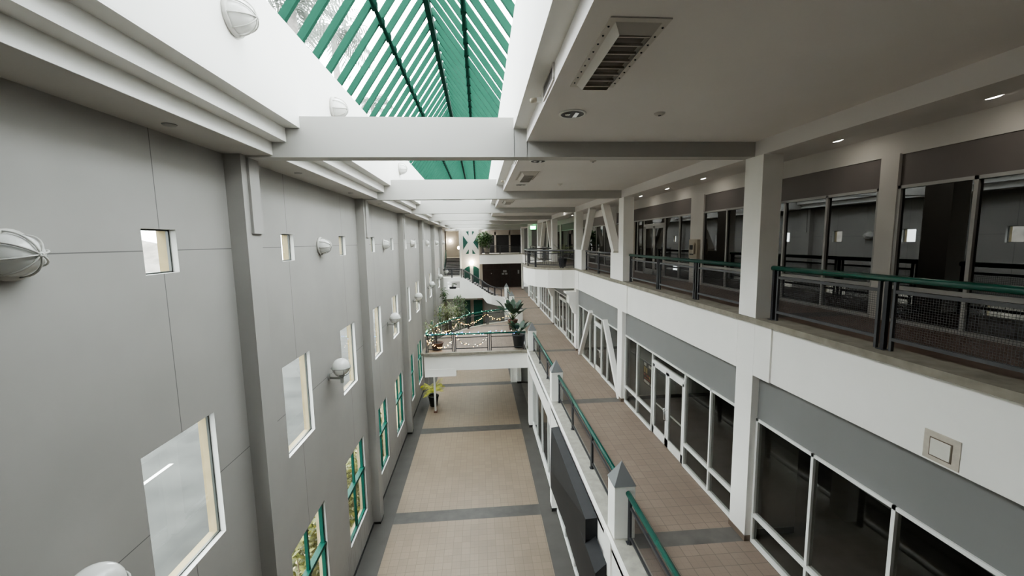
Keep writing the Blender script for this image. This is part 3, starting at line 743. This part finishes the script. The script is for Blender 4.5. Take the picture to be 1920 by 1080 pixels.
c = MB(); c.box(8.8, 9, Y0, 57, 0, F2-.3); struct(c, 'wall_right', M['void'])
c = MB(); c.box(2.95, 9, 23.42, 23.5, 0, F2-.3); c.box(3.0, 9, 30.9, 31.0, 0, F2-.3); c.box(2.95, 9, 38.5, 38.6, 0, F2-.3); struct(c, 'partition', M['shop_wall'])
c = MB(); c.box(2.2, 2.95, 30.9, 31.35, 0, F2-.35); struct(c, 'column', M['white'])

# dark awning
t = thing('awning', 'dark charcoal awning box hung on the white fascia over the ground shopfront', 'awning', (2.55, 11.2, 2.24))
W1, W2 = (2.652, 9.0, 4.29), (2.652, 13.9, 4.3)
O1, O2 = (2.37, 9.05, 4.24), (2.39, 13.93, 4.26)
C2 = (2.27, 13.5, 2.95)
m = MB(); m.poly([W1, W2, O2, O1]); m.poly([O1, O2, C2]); m.build('top_face', M['sign_lit'], t)
B1, B2 = (2.37, 9.05, 2.6), (2.3, 13.6, 2.2)
m = MB(); m.poly([O1, C2, B2, B1]); m.poly([W1, O1, (2.37, 9.05, 3.7), (2.66, 9.0, 3.74)]); m.poly([O2, W2, (2.66, 13.9, 2.2), B2, C2]); m.build('front_face', M['sign_dark'], t)
m = MB(); m.prism([(2.612, 8.15, 3.82), (2.36, 8.15, 3.60), (2.36, 8.15, 2.25), (2.612, 8.15, 2.25)], (0, 3.2, 0)); m.build('lower_box', M['sign_dark'], t)

# ------------------------------------------------------------------ bridge with fairy lights
BP = [(-3.34, 23.45), (2.62, 23.40), (2.62, 32.4), (2.0, 32.15), (1.35, 31.85), (.3, 31.3), (-.9, 30.15), (-1.7, 28.85), (-2.43, 27.7), (-2.95, 26.4), (-3.3, 24.6)]
br = MB(); br.cur = 0; br.prism([(x, y, F2-.12) for x, y in BP], (0, 0, .12)); struct(br, 'floor', M['tile2'])
br = MB(); br.prism([(x, y, 3.5) for x, y in BP], (0, 0, .92)); br.box(-3.33, -1.53, 23.42, 24.0, 3.16, 3.6); br.box(-3.32, -3.0, 24.0, 26.0, 3.165, 3.6); struct(br, 'beam', M['white'])
br = MB()
edge = [BP[1], BP[0]] + BP[:1:-1]
for i in range(len(edge)-1):
    (xa, ya), (xb, yb) = edge[i], edge[i+1]; br.bar((xa, ya, F2-.05), (xb, yb, F2-.05), .36 if i else .24, .13)
struct(br, 'trim_6', M['concrete'])
p = MB(); p.cur = 0; p.box(-3.15, -3.03, 25.82, 25.94, .1, 3.5); p.cur = 1; p.box(-3.2, -2.98, 25.77, 25.99, 0, .1); struct(p, 'column', [M['white_soft'], M['terracotta']])
zb = F2 + .02
fr_pts = [(-3.24, 23.62, zb), (2.56, 23.56, zb)]
railing('green topped railing with fairy lights along the front of the bridge', 'bridge railings', fr_pts, [.03, 1.62, 3.68, 5.76], hh=1.03, rail_r=.05, clus=.1, mat='iron', mesh='mesh', posty='iron_light')
bk_pts = [(x, y, zb) for x, y in [(-3.24, 23.78), (-3.2, 24.6), (-2.86, 26.35), (-2.34, 27.6), (-1.62, 28.75), (-.84, 30.03), (.33, 31.15), (1.37, 31.68), (2.6, 32.2)]]
railing('curved railing with fairy lights along the back of the bridge', 'bridge railings', bk_pts, [.03, 2.4, 4.4, 6.6, 8.6, 10.9], hh=1.03, rail_r=.05, clus=.1)
# strings of bulbs
def string(label, pts, mats, step, jit, name='string_lights'):
    P = [Vector(p) for p in pts]; t = thing(name, label, 'string lights', P[len(P)//2], 'fairy lights on the bridge')
    m = MB(); m.tube(P, .008, 5); m.build('cable', M['wire'], t)
    meshes = {}
    L = 0; acc = 0; n = 0
    for i in range(len(P)-1):
        sl = (P[i+1]-P[i]).length
        while acc < L + sl and n < 48:
            q = P[i].lerp(P[i+1], (acc-L)/sl) + Vector(((R()-.5)*jit, (R()-.5)*jit, (R()-.5)*jit*1.4))
            mk = mats[int(R()*len(mats))]
            if mk not in meshes:
                b_ = MB(); b_.sphere(t.location, .02, 6, 4); o = b_.build('bulb', M[mk], t); meshes[mk] = o; o.location = q - t.location
            else:
                o = meshes[mk].copy(); col.objects.link(o); o.location = q - t.location
            acc += step*(.6+.8*R()); n += 1
        L += sl
    return t
zt = zb + 1.06
cool = ['bulb_cool', 'bulb_cool', 'bulb_white', 'bulb_blue']
def sag(a, b, z, dz, n=10): return [(a[0]+(b[0]-a[0])*i/n, a[1]+(b[1]-a[1])*i/n, z - dz*4*(i/n)*(1-i/n)) for i in range(n+1)]
string('cool green and blue fairy lights wound along the front handrail of the bridge', [(-3.1+5.5*i/12, 23.6, zt) for i in range(13)], cool, .115, .12)
string('cool green fairy lights wound along the curved back handrail of the bridge', [(x, y, zt) for x, y, _ in bk_pts], ['bulb_cool', 'bulb_cool', 'bulb_white'], .24, .13)
string('warm white swag of fairy lights around the brown pot at the bridge corner', sag((-3.1, 23.66), (-1.65, 23.66), zb+.8, .62), ['bulb_warm', 'bulb_warm', 'bulb_white'], .075, .13)
string('pale warm swag of fairy lights across the middle front panel of the bridge', sag((-1.45, 23.66), (.35, 23.66), zb+.78, .48), ['bulb_warm', 'bulb_white'], .13, .12)
def at_back(d):
    return bk_pts[d]
for i, (a, b) in enumerate(((0, 2), (2, 4), (4, 6), (6, 8))):
    pa, pb = bk_pts[a], bk_pts[b]; mid = bk_pts[(a+b)//2]
    pts = []
    for j in range(11):
        u = j/10
        q = lerp(pa, mid, u*2) if u < .5 else lerp(mid, pb, u*2-1)
        pts.append((q[0], q[1], zb + .85 - .55*4*u*(1-u)))
    string('%s warm swag of fairy lights below the curved back rail of the bridge' % ordn(i), pts, ['bulb_warm'], .13, .12)

# ------------------------------------------------------------------ plants
def pot(t, c, r0, r1, h, mat, rim=True):
    m = MB(); m.lathe([(0, 0), (r0, 0), (r1, h*.88), (r1*1.07, h*.88), (r1*1.07, h), (r1*.9, h), (r1*.88, h*.9), (0, h*.9)], c, (0,0,1), 20); p = m.build('pot', mat, t)
    m = MB(); m.lathe([(0, h*.91), (r1*.88, h*.91)], c, (0,0,1), 16); m.build('soil', M['soil'], p); return p
def frond(mb, base, ang, L, rise, n=12, w=.05, ll=.28, droop=.6):
    d = Vector((math.cos(ang), math.sin(ang), 0)); pts = []
    for i in range(n+1):
        u = i/n; pts.append(Vector(base) + d*L*u*(1-.15*u) + Vector((0,0,1))*(rise*u - droop*L*u*u))
    mb.tube(pts, [.012*(1-.8*i/n)+.002 for i in range(n+1)], 4)
    for i in range(1, n+1):
        tg = (pts[i]-pts[i-1]).normalized(); sd = tg.cross(Vector((0,0,1))).normalized(); l2 = ll*math.sin(PI*(.15+.8*i/n))
        for s in (-1, 1): mb.leaf(pts[i], sd*s + tg*.7 + Vector((0,0,-.15)), l2, w, .3, 2)
def palm_plant(label, c, poth, potr, potm, leafm, n, L, rise, w=.04, ll=.25, cat='potted plant', stems=3, sh=.3, name='potted_palm'):
    t = thing(name, label, cat, c); pot(t, c, potr*.7, potr, poth, M[potm])
    x, y, z = c; m = MB()
    for i in range(stems): 
        a = 2*PI*i/stems; m.tube([(x+.03*math.cos(a), y+.03*math.sin(a), z+poth*.9), (x+.08*math.cos(a), y+.08*math.sin(a), z+poth+sh)], .014, 5)
    m.build('stem', M['bark'], t)
    m = MB()
    for i in range(n): frond(m, (x+(R()-.5)*.12, y+(R()-.5)*.12, z+poth+sh*(.4+.8*R())), 2*PI*i/n + R()*.6, L*(.7+.5*R()), rise*(.5+.8*R()), 9, w, ll, .5+.3*R())
    m.build('fronds', M[leafm], t); return t
def bush_tree(label, c, h, r, potr, poth, leafm, potm, nl=700, lsz=.16, name='potted_tree', lean=(0,0), crown_h=None, trunk=True):
    t = thing(name, label, 'potted tree', c); x, y, z = c; pot(t, c, potr*.72, potr, poth, M[potm])
    m = MB(); top = Vector((x+lean[0], y+lean[1], z+h)); base = Vector((x, y, z+poth*.9)); ch = crown_h or r
    tips = []
    for i in range(7):
        a = 2*PI*i/7+R(); e = base.lerp(top, .72+.28*R()) + Vector((math.cos(a), math.sin(a), 0))*r*.7*R()
        k = base.lerp(top, .35+.15*R()); m.tube([base, k, e], [.035, .026, .008], 5); tips.append(e)
    m.build('trunk', M['bark'], t)
    m = MB(); cen = Vector((x+lean[0], y+lean[1], z+h-ch))
    for i in range(nl):
        u = R()*2*PI; v = math.acos(2*R()-1); q = (R()**.45)
        p = cen + Vector((math.cos(u)*math.sin(v)*r*q, math.sin(u)*math.sin(v)*r*q, math.cos(v)*ch*q))
        m.leaf(p, (R()-.5, R()-.5, R()*.5-.3), lsz*(.6+.8*R()), lsz*.5, .3, 2)
    m.build('foliage', M[leafm], t); return t
palm_plant('yellow green palm in a dark tapered pot beneath the bridge', (-3.33, 27.0, 0), .72, .34, 'pot_dark', 'leaf_yellow', 16, .95, 1.0, .07, .36, sh=.35)
# bridge corner pot: shallow brown bowl with a thin shrub
t = bush_tree('thin leafed shrub in a wide brown bowl behind the front rail of the bridge', (-2.66, 24.25, zb), 1.8, .42, .36, .42, 'leaf_dry', 'terracotta', 80, .15, lean=(-.42, .15))
bush_tree('tall olive leafed tree rising behind the curved bridge railing', (-3.0, 36.2, 0), 5.75, 1.25, .4, .6, 'leaf_dry', 'pot_dark', 900, .2, crown_h=1.25)
bush_tree('dark narrow tree in front of the green doors beneath the stair', (-2.05, 39.5, 0), 6.0, .8, .4, .6, 'leaf', 'pot_dark', 800, .22, crown_h=1.9)
bush_tree('slender dark plant against the grey wall below the stair opening', (-3.7, 42.3, 0), 6.4, .3, .3, .5, 'leaf', 'pot_dark', 120, .3, crown_h=.8)
# big leafed plants by the bridge corner
def big_leaf(label, c, potr, poth, potm, n, L, w, mat='leaf_big', a0=0, spread=2*PI, upmin=.5, upmax=1.4):
    t = thing('potted_plant', label, 'potted plant', c); pot(t, c, potr*.72, potr, poth, M[potm]); x, y, z = c
    st = MB(); lf = MB()
    for i in range(n):
        a = a0 + spread*i/n + (R()-.5)*.4; up = upmin + (upmax-upmin)*R(); d = Vector((math.cos(a), math.sin(a), up)).normalized(); l1 = L*(.35+.25*R())
        b0 = Vector((x, y, z+poth*.92)); e = b0 + d*l1
        st.tube([b0, b0.lerp(e, .5)+Vector((0,0,.05)), e], [.02, .016, .01], 5)
        lf.leaf(e, d + Vector((0,0,.15)), L*(.55+.3*R()), w*(.8+.4*R()), .35, 5)
    st.build('stem', M['leaf'], t); lf.build('leaves', M[mat], t); return t
big_leaf('deep green broad leafed plant in a large black pot at the bridge corner', (2.2, 24.1, zb), .38, .8, 'pot_dark', 13, 1.15, .3, a0=.3, upmin=.5, upmax=1.6)
big_leaf('broad leafed plant in a brown pot at the back corner of the bridge', (2.25, 29.0, zb), .34, .75, 'terracotta', 14, 1.7, .42, a0=.6, upmin=.6, upmax=2.2)
palm_plant('small palm in a dark pot on the round balcony', (5.0, 24.75, F3), .5, .27, 'pot_dark', 'leaf_palm', 18, .8, .95, .05, .28, sh=.35)
bush_tree('large leafy tree in a white pot on the far top floor landing', (.95, 53.3, F3), 3.0, 1.1, .4, .8, 'leaf', 'pot_white', 900, .3, crown_h=1.05, lean=(-.3, -1.3))
palm_plant('dark potted plant seen through the opening of the stair wall', (-3.3, 49.5, 4.6), .95, .4, 'pot_dark', 'leaf', 8, .6, .6, .05, .25)

# ------------------------------------------------------------------ round balcony on the gallery
BA = [(5.42, 23.16), (4.67, 23.25), (3.95, 23.75), (3.3, 24.6), (2.98, 25.7), (2.88, 27.0), (2.98, 28.3), (3.35, 29.5), (4.0, 30.4), (4.7, 30.85), (5.42, 31.0)]
b = MB(); b.prism([(x, y, 8.15) for x, y in BA], (0, 0, 1.06)); struct(b, 'beam', M['white'])
b = MB(); b.prism([(x-.03 if x < 5.3 else x, y, F3-.1) for x, y in BA], (0, 0, .1)); struct(b, 'floor', M['concrete'])
bpts = [(x+.13 if x < 5.3 else 5.55, y+(.12 if y < 27 else -.12), F3) for x, y in BA]
railing('dark curved railing around the round balcony of the top gallery', 'balcony railing', bpts, [.08, .86, 2.9, 4.3, 5.9, 7.6, 9.4, 11.0], hh=1.0, rail_mat='iron_light', clus=.09)
railing('dark far gallery railing beyond the round balcony', 'gallery railings', [(RX3, 31.5, F3), (RX3, 38.0, F3)], [.05, 2.2, 4.4, 6.45], mat='iron', rail_mat='iron_light')
railing('dark last gallery railing before the far landing', 'gallery railings', [(RX3, 38.7, F3), (RX3, 45.5, F3)], [.05, 2.2, 4.4, 6.75], mat='iron', rail_mat='iron_light')

# exit sign
t = thing('exit_sign', 'lit green exit sign under the ceiling at the far end of the gallery', 'exit sign', (5.35, 41, 12.0))
MB().box(5.08, 5.62, 41, 41.06, 12.02, 12.36).build('case', M['exit_green'], t); MB().box(5.06, 5.64, 41.0, 41.07, 11.99, 12.02).build('rim', M['exit_case'], t)
MB().bar((5.35, 41.03, 12.36), (5.35, 41.03, 12.5), .03, .03).build('hanger', M['iron'], t)
cu = bpy.data.curves.new('lettering', 'FONT'); cu.body = 'EXIT'; cu.size = .24; cu.align_x = 'CENTER'; cu.align_y = 'CENTER'; cu.extrude = .003
fo = bpy.data.objects.new('lettering', cu); col.objects.link(fo); bpy.context.view_layer.update()
me = bpy.data.meshes.new_from_object(fo.evaluated_get(bpy.context.evaluated_depsgraph_get())); me.materials.clear(); me.materials.append(emit('exit_letter', (.75, 1., .8), 9)); bpy.data.objects.remove(fo)
o = bpy.data.objects.new('lettering', me); col.objects.link(o); o.parent = t; o.location = (0, -.006, .19); o.rotation_euler = (PI/2, 0, 0)

# ------------------------------------------------------------------ far end: tower, landings, stair
YT = 53.4
c = MB(); c.box(-2.5, -.05, YT, YT+.3, F2, 12.47); struct(c, 'wall_far', M['tower'])
def tri(pts, m='green_dark', off=.02):
    q = MB(); q.prism([(x, YT-off, z) for x, z in pts], (0, off+.01, 0)); return q
n = nwin
for pts in ([(-2.08, 11.69), (-2.1, 9.86), (-1.47, 10.81)], [(-.27, 11.54), (-.8, 10.8), (-.15, 9.86), (-.15, 11.5)], [(-1.69, 12.19), (-1.33, 12.25), (-1.34, 11.64)], [(-.91, 12.24), (-.6, 12.17), (-.9, 11.72)],
            [(-1.37, 9.94), (-1.39, 9.35), (-1.8, 9.33)], [(-.94, 9.94), (-.5, 9.33), (-.93, 9.34)],
            [(-2.06, 4.6), (-2.06, 7.38), (-1.8, 7.6), (-1.5, 7.76), (-1.29, 7.8), (-1.29, 4.6)], [(-.88, 4.6), (-.88, 7.79), (-.6, 7.72), (-.3, 7.55), (-.14, 7.4), (-.14, 4.6)]):
    n += 1; o = tri(pts).build('window_%d' % n, M['green_dark']); o['kind'] = 'structure'
c = MB(); c.box(-.06, .32, YT-.1, YT+.4, F2, 12.4); struct(c, 'pillar', M['brown_pier'])
# far top floor landing
c = MB(); c.box(-.05, 5.6, 52.6, 60, 8.05, 9.2); struct(c, 'beam', M['white'])
c = MB(); c.box(-.05, 5.6, 52.56, 60, 9.2, F3); struct(c, 'floor', M['concrete'])
railing('dark railing across the front of the far top floor landing', 'far landing railing', [(.1, 52.75, F3), (5.3, 52.75, F3)], [.05, 2.5, 5.1], hh=1.0, rail_mat='iron', clus=.08)
t = thing('glazed_wall', 'dark glazed wall behind the far top floor landing', 'glazed wall', (2.8, 57.6, F3))
MB().box(-.05, 6.0, 57.6, 57.7, F3, 12.45).build('dark_panel', M['void'], t)
m = MB()
for x in (2.2, 4.2): m.box(x-.12, x+.12, 57.5, 57.62, F3, 12.2)
m.box(-.05, 6, 57.5, 57.62, 11.75, 12.45); m.build('frame', M['brown_pier'], t)
# far middle floor: dark shop
t = thing('dark_storefront', 'dark brown storefront with pale notices at the far end of the middle floor', 'shopfront', (2.9, 56.9, F2))
MB().box(.3, 5.9, 56.85, 57.0, F2, 8.06).build('dark_panel', M['door_dark'], t)
m = MB()
for x in (.35, 1.9, 3.0, 4.1, 5.6): m.box(x-.04, x+.04, 56.8, 56.86, F2, 8.0)
m.box(.3, 5.9, 56.8, 56.86, 6.95, 7.03); m.build('frame', M['base_dark'], t)
for (x, z, w_, h_) in ((3.15, 6.3, .32, .22), (3.6, 6.3, .32, .22), (3.4, 6.62, .5, .28), (1.55, 6.42, .12, .14), (5.3, 6.4, .22, .5)): MB().box(x-w_/2, x+w_/2, 56.78, 56.8, z, z+h_).build('notice', M['notice'], t)
c = MB(); c.box(-.05, 14, 59.9, 60, 0, 13); c.box(-5, -.05, 60.5, 60.6, 0, 13); struct(c, 'wall_far', M['shop_wall'])
# white wall carrying landing and curved stair
YW = 46.3
c = MB()
def wpoly(pts): c.prism([(x, YW, z) for x, z in pts], (0, .22, 0))
wpoly([(-4.39, 6.5), (-2.3, 6.5), (-2.3, 5.66), (.25, 4.55), (.25, 5.52), (-1.95, 6.92), (-4.39, 6.92)])
wpoly([(-4.39, 5.66), (-2.3, 5.66), (.25, 4.55), (-4.39, 4.55)])
wpoly([(-4.39, 5.66), (-3.66, 5.66), (-3.66, 6.5), (-4.39, 6.5)])
cur = [(.25, 5.52, 4.55), (.7, 5.2, 4.0), (1.2, 4.92, 3.85), (1.8, 4.72, 3.7), (2.66, 4.6, 3.55)]
for i in range(len(cur)-1):
    (xa, za, ba), (xb, zb2, bb) = cur[i], cur[i+1]
    ya, yb = YW - .5*math.sin(PI*i/4)*.8, YW - .5*math.sin(PI*(i+1)/4)*.8
    c.prism([(xa, ya, ba), (xb, yb, bb), (xb, yb, zb2), (xa, ya, za)], (0, .22, 0))
struct(c, 'wall_far', M['white'])
c = MB(); c.box(-4.39, -1.95, YW+.1, 50.2, 6.72, 6.9); struct(c, 'floor', M['concrete_grey'])
c = MB(); c.box(-4.39, -.4, 46.52, 50.2, 4.35, 4.555); struct(c, 'floor', M['concrete_grey'])
st = thing('staircase', 'dark stepped flight climbing between the grey wall and the white tower', 'stairs', (-3.4, 52, 6.9))
m = MB(); m2 = MB(); nst = 12
for i in range(nst):
    y = 50.2 + .27*i; z = 6.9 + .165*i
    m.box(-4.2, -2.5, y, y+.3, z+.125, z+.165); m2.box(-4.2, -2.5, y+.03, y+.3, z, z+.125)
m.build('tread', M['tread'], st); m2.build('riser', M['riser'], st)
c = MB(); c.box(-4.39, -2.3, 53.44, 57.5, 8.7, 8.88); struct(c, 'floor', M['concrete_grey'])
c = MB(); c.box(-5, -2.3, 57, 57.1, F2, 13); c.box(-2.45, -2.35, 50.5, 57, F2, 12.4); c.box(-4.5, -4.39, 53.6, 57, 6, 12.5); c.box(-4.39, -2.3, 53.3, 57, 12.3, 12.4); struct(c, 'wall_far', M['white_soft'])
s2t = thing('staircase', 'curved lower flight descending behind the white stair wall to the middle walkway', 'stairs', (.3, 47.2, F2))
m = MB(); m2 = MB()
for i in range(13):
    x = 2.0 - .28*i; z = F2 + .165*i
    m.box(x-.3, x, YW+.24, 48.2, z+.125, z+.165); m2.box(x-.3, x-.03, YW+.24, 48.2, z, z+.125)
m.build('tread', M['tread'], s2t); m2.build('riser', M['riser'], s2t)
railing('dark sloping rail along the curved stair down to the middle walkway', 'stair railings', [(-1.95, YW+.1, 6.92), (.25, YW+.05, 5.55), (.7, YW-.2, 5.22), (1.2, YW-.32, 4.95), (1.8, YW-.2, 4.75), (2.66, YW, 4.62)], [.03, 1.3, 2.55, 3.4, 4.2, 5.0], hh=.95, rail_mat='iron_light', rail_r=.05, clus=.05)
railing('dark level guard rail across the stair landing', 'stair railings', [(-4.36, YW+.1, 6.92), (-2.0, YW+.1, 6.92)], [.05, 1.2, 2.3], hh=.95, rail_mat='iron', rail_r=.05, clus=.06)
m = MB(); m.tube([(-4.27, 50.6, 7.95), (-4.27, 53.2, 9.8), (-4.27, 54.5, 9.8)], .05, 8); m.tube([(-4.27, 50.6, 6.9), (-4.27, 50.6, 7.95)], .04, 6); m.tube([(-4.27, 53.2, 8.7), (-4.27, 53.2, 9.8)], .04, 6)
o = m.build('stair_handrail', M['green_dark']); tag(o, 'green handrail climbing the grey wall side of the upper flight', 'handrail')
# green doors below
t = thing('double_door', 'tall green double doors on the ground floor beneath the stair wall', 'door', (-.9, 50.0, 0))
MB().box(-2.1, .4, 49.95, 50.1, 0, 4.2).build('surround', M['brown_pier'], t)
for (a, b) in ((-1.98, -1.27), (-.88, .2)): MB().box(a, b, 49.88, 49.95, .02, 3.85).build('leaf', M['green'] if a > -1 else M['green_dark'], t)
c = MB(); c.box(-4.39, 2.9, 50.2, 50.4, 0, 4.55); struct(c, 'wall_far', M['white_soft'])
# lit lamps of the far end
def lit(label, c_, r):
    t = thing('wall_lamp', label, 'wall lamp', c_); m = MB(); m.sphere(c_, r, 14, 8); m.build('globe', M['lamp_on'], t); MB().bar((c_[0], c_[1]+r*.8, c_[2]), (c_[0], c_[1]+r+.14, c_[2]), .08, .08).build('bracket', M['cage'], t)
lit('glowing warm wall lamp high in the stair alcove', (-3.95, 56.8, 11.05), .17)
lit('glowing round lamp on the edge of the stair alcove', (-2.62, YT-.1, 10.15), .2)
lit('bright glowing lamp above the arched green windows of the white tower', (-1.05, YT-.2, 8.2), .3)

# ------------------------------------------------------------------ outside
g = MB(); g.box(-90, -4.67, -40, 110, -.35, -.25); struct(g, 'ground', M['asphalt'])
g = MB(); g.box(-6.9, -4.661, Y0, 60, -.25, -.12); struct(g, 'path', M['beige'])
for i, y in enumerate((6.0,)):
    g = MB()
    for j in range(6): g.box(-16.27, -16.07, -9.8 + j*9.4, -6.7 + j*9.4, -.25, -.243)
    o = g.build('road_marking', M['line']); o['kind'] = 'structure'
def hill(x0, x1, y0, y1, h, mat, seed):
    rr = random.Random(seed); m = MB(); n, k = 60, 6
    for i in range(n+1):
        for j in range(k+1):
            y = y0+(y1-y0)*i/n; u = j/k
            z = h*math.sin(PI/2*u)*(.75+.25*math.sin(y*.09+seed)) + (rr.random()-.5)*h*.16*u - .3
            m.v.append((x0+(x1-x0)*u + (rr.random()-.5)*2, y, z))
    for i in range(n):
        for j in range(k): m._f([i*(k+1)+j, (i+1)*(k+1)+j, (i+1)*(k+1)+j+1, i*(k+1)+j+1])
    o = m.build('hill', mat, None, True); o['kind'] = 'structure'
hill(-58, -86, -40, 110, 16, M['hill'], 3)
hill(-44, -56, -30, 110, 9, M['hill2'], 5)
def hedge(label, y0, y1, h, x=-6.3):
    m = MB(); rr = random.Random(int(y0*10))
    for i in range(int(900*(y1-y0)/2)):
        p = (x+(rr.random()-.5)*.7, y0+(y1-y0)*rr.random(), -.12+h*rr.random()); m.leaf(p, (rr.random()-.5, rr.random()-.5, rr.random()-.2), .26, .15, .2, 2)
    t = thing('hedge', label, 'hedge', (x, (y0+y1)/2, -.12), 'shrubs outside the ground windows'); m.build('foliage', M['leaf_out'], t)
    s = MB()
    for i in range(6): s.tube([(x, y0+(y1-y0)*(i+.5)/6, -.12), (x+(rr.random()-.5)*.3, y0+(y1-y0)*(i+.5)/6, h*.7)], .02, 5)
    s.build('stem', M['bark'], t)
hedge('yellow green shrub outside the near green framed ground window', 11.2, 13.4, 2.7, -5.4)
hedge('yellow green shrub outside the second green framed ground window', 15.3, 17.2, 2.5, -5.4)
hedge('dark green shrub outside the green framed window past the second pillar', 19.8, 21.6, 2.1, -5.4)
def palm_tree(label, x, y, h, rad, n, seed):
    global R
    rr = random.Random(seed); t = thing('palm_tree', label, 'palm tree', (x, y, -.25), 'palm trees above the glass roof')
    m = MB(); m.tube([(x, y, -.25), (x+.2, y+.3, h*.5), (x, y, h)], [.24, .2, .17], 10); m.build('trunk', M['palm_bark'], t)
    m = MB(); old = R; R = rr.random
    for i in range(n): frond(m, (x, y, h), 2*PI*i/n*2.4 + rr.random(), rad*(.8+.4*rr.random()), rad*(.9*rr.random()+.05), 12, .1, 1.0, .55+.35*rr.random())
    R = old; m.build('fronds', M['frond'], t)
palm_tree('shaggy grey green palm crown seen through the near glass roof panes', -7.4, 18.6, 20.6, 2.9, 30, 4)
palm_tree('grey green palm crown with hanging fronds beyond the near roof panes', -8.2, 26.4, 23.2, 2.6, 26, 9)
palm_tree('small distant palm top seen low through the roof panes', -9.5, 40.5, 24.0, 2.0, 20, 13)

# ------------------------------------------------------------------ camera
F = 773.0607; yaw, pitch, roll = -.0767, -.1137, -.0169
cyw, syw, cp, sp = math.cos(yaw), math.sin(yaw), math.cos(pitch), math.sin(pitch)
fw = Vector((math.sin(-yaw)*cp, cyw*cp, sp)); rt = Vector((cyw, syw, 0)); upv = rt.cross(fw)
cr, sr = math.cos(roll), math.sin(roll)
r2 = rt*cr + upv*sr; u2 = upv*cr - rt*sr
cam = bpy.data.cameras.new('camera'); cam.sensor_fit = 'HORIZONTAL'; cam.sensor_width = 36; cam.lens = F/1920*36; cam.clip_start = .05; cam.clip_end = 400
co = bpy.data.objects.new('camera', cam); col.objects.link(co)
mw = Matrix(((r2.x, u2.x, -fw.x, 0), (r2.y, u2.y, -fw.y, 0), (r2.z, u2.z, -fw.z, CAMZ), (0, 0, 0, 1)))
co.matrix_world = mw
scene.camera = co

# ------------------------------------------------------------------ light
wd = bpy.data.worlds.new('overcast'); scene.world = wd; wd.use_nodes = True; t = wd.node_tree; t.nodes.clear()
wo = node(t, 'ShaderNodeOutputWorld'); bg = node(t, 'ShaderNodeBackground'); link(t, bg.outputs[0], wo.inputs[0])
tc = node(t, 'ShaderNodeTexCoord'); n1 = node(t, 'ShaderNodeTexNoise'); n1.inputs['Scale'].default_value = 1.6; link(t, tc.outputs['Generated'], n1.inputs['Vector'])
cl = ramp(t, n1.outputs['Fac'], [(.3, (.86, .93, .98)), (.7, (1., 1., 1.))]); link(t, cl, bg.inputs[0]); bg.inputs[1].default_value = 4.2
def portal(name, loc, sx, sy, rot):
    L = bpy.data.lights.new(name, 'AREA'); L.shape = 'RECTANGLE'; L.size = sx; L.size_y = sy; L.cycles.is_portal = True
    o = bpy.data.objects.new(name, L); col.objects.link(o); o.location = loc; o.rotation_euler = rot
scene.view_settings.view_transform = 'AgX'; scene.view_settings.look = 'AgX - Medium High Contrast'; scene.view_settings.exposure = 1.63; scene.view_settings.gamma = 1.1
scene.cycles.max_bounces = 10; scene.cycles.diffuse_bounces = 6; scene.cycles.transparent_max_bounces = 24; scene.cycles.glossy_bounces = 4
scene.cycles.sample_clamp_indirect = 6; scene.cycles.caustics_reflective = False; scene.cycles.caustics_refractive = False
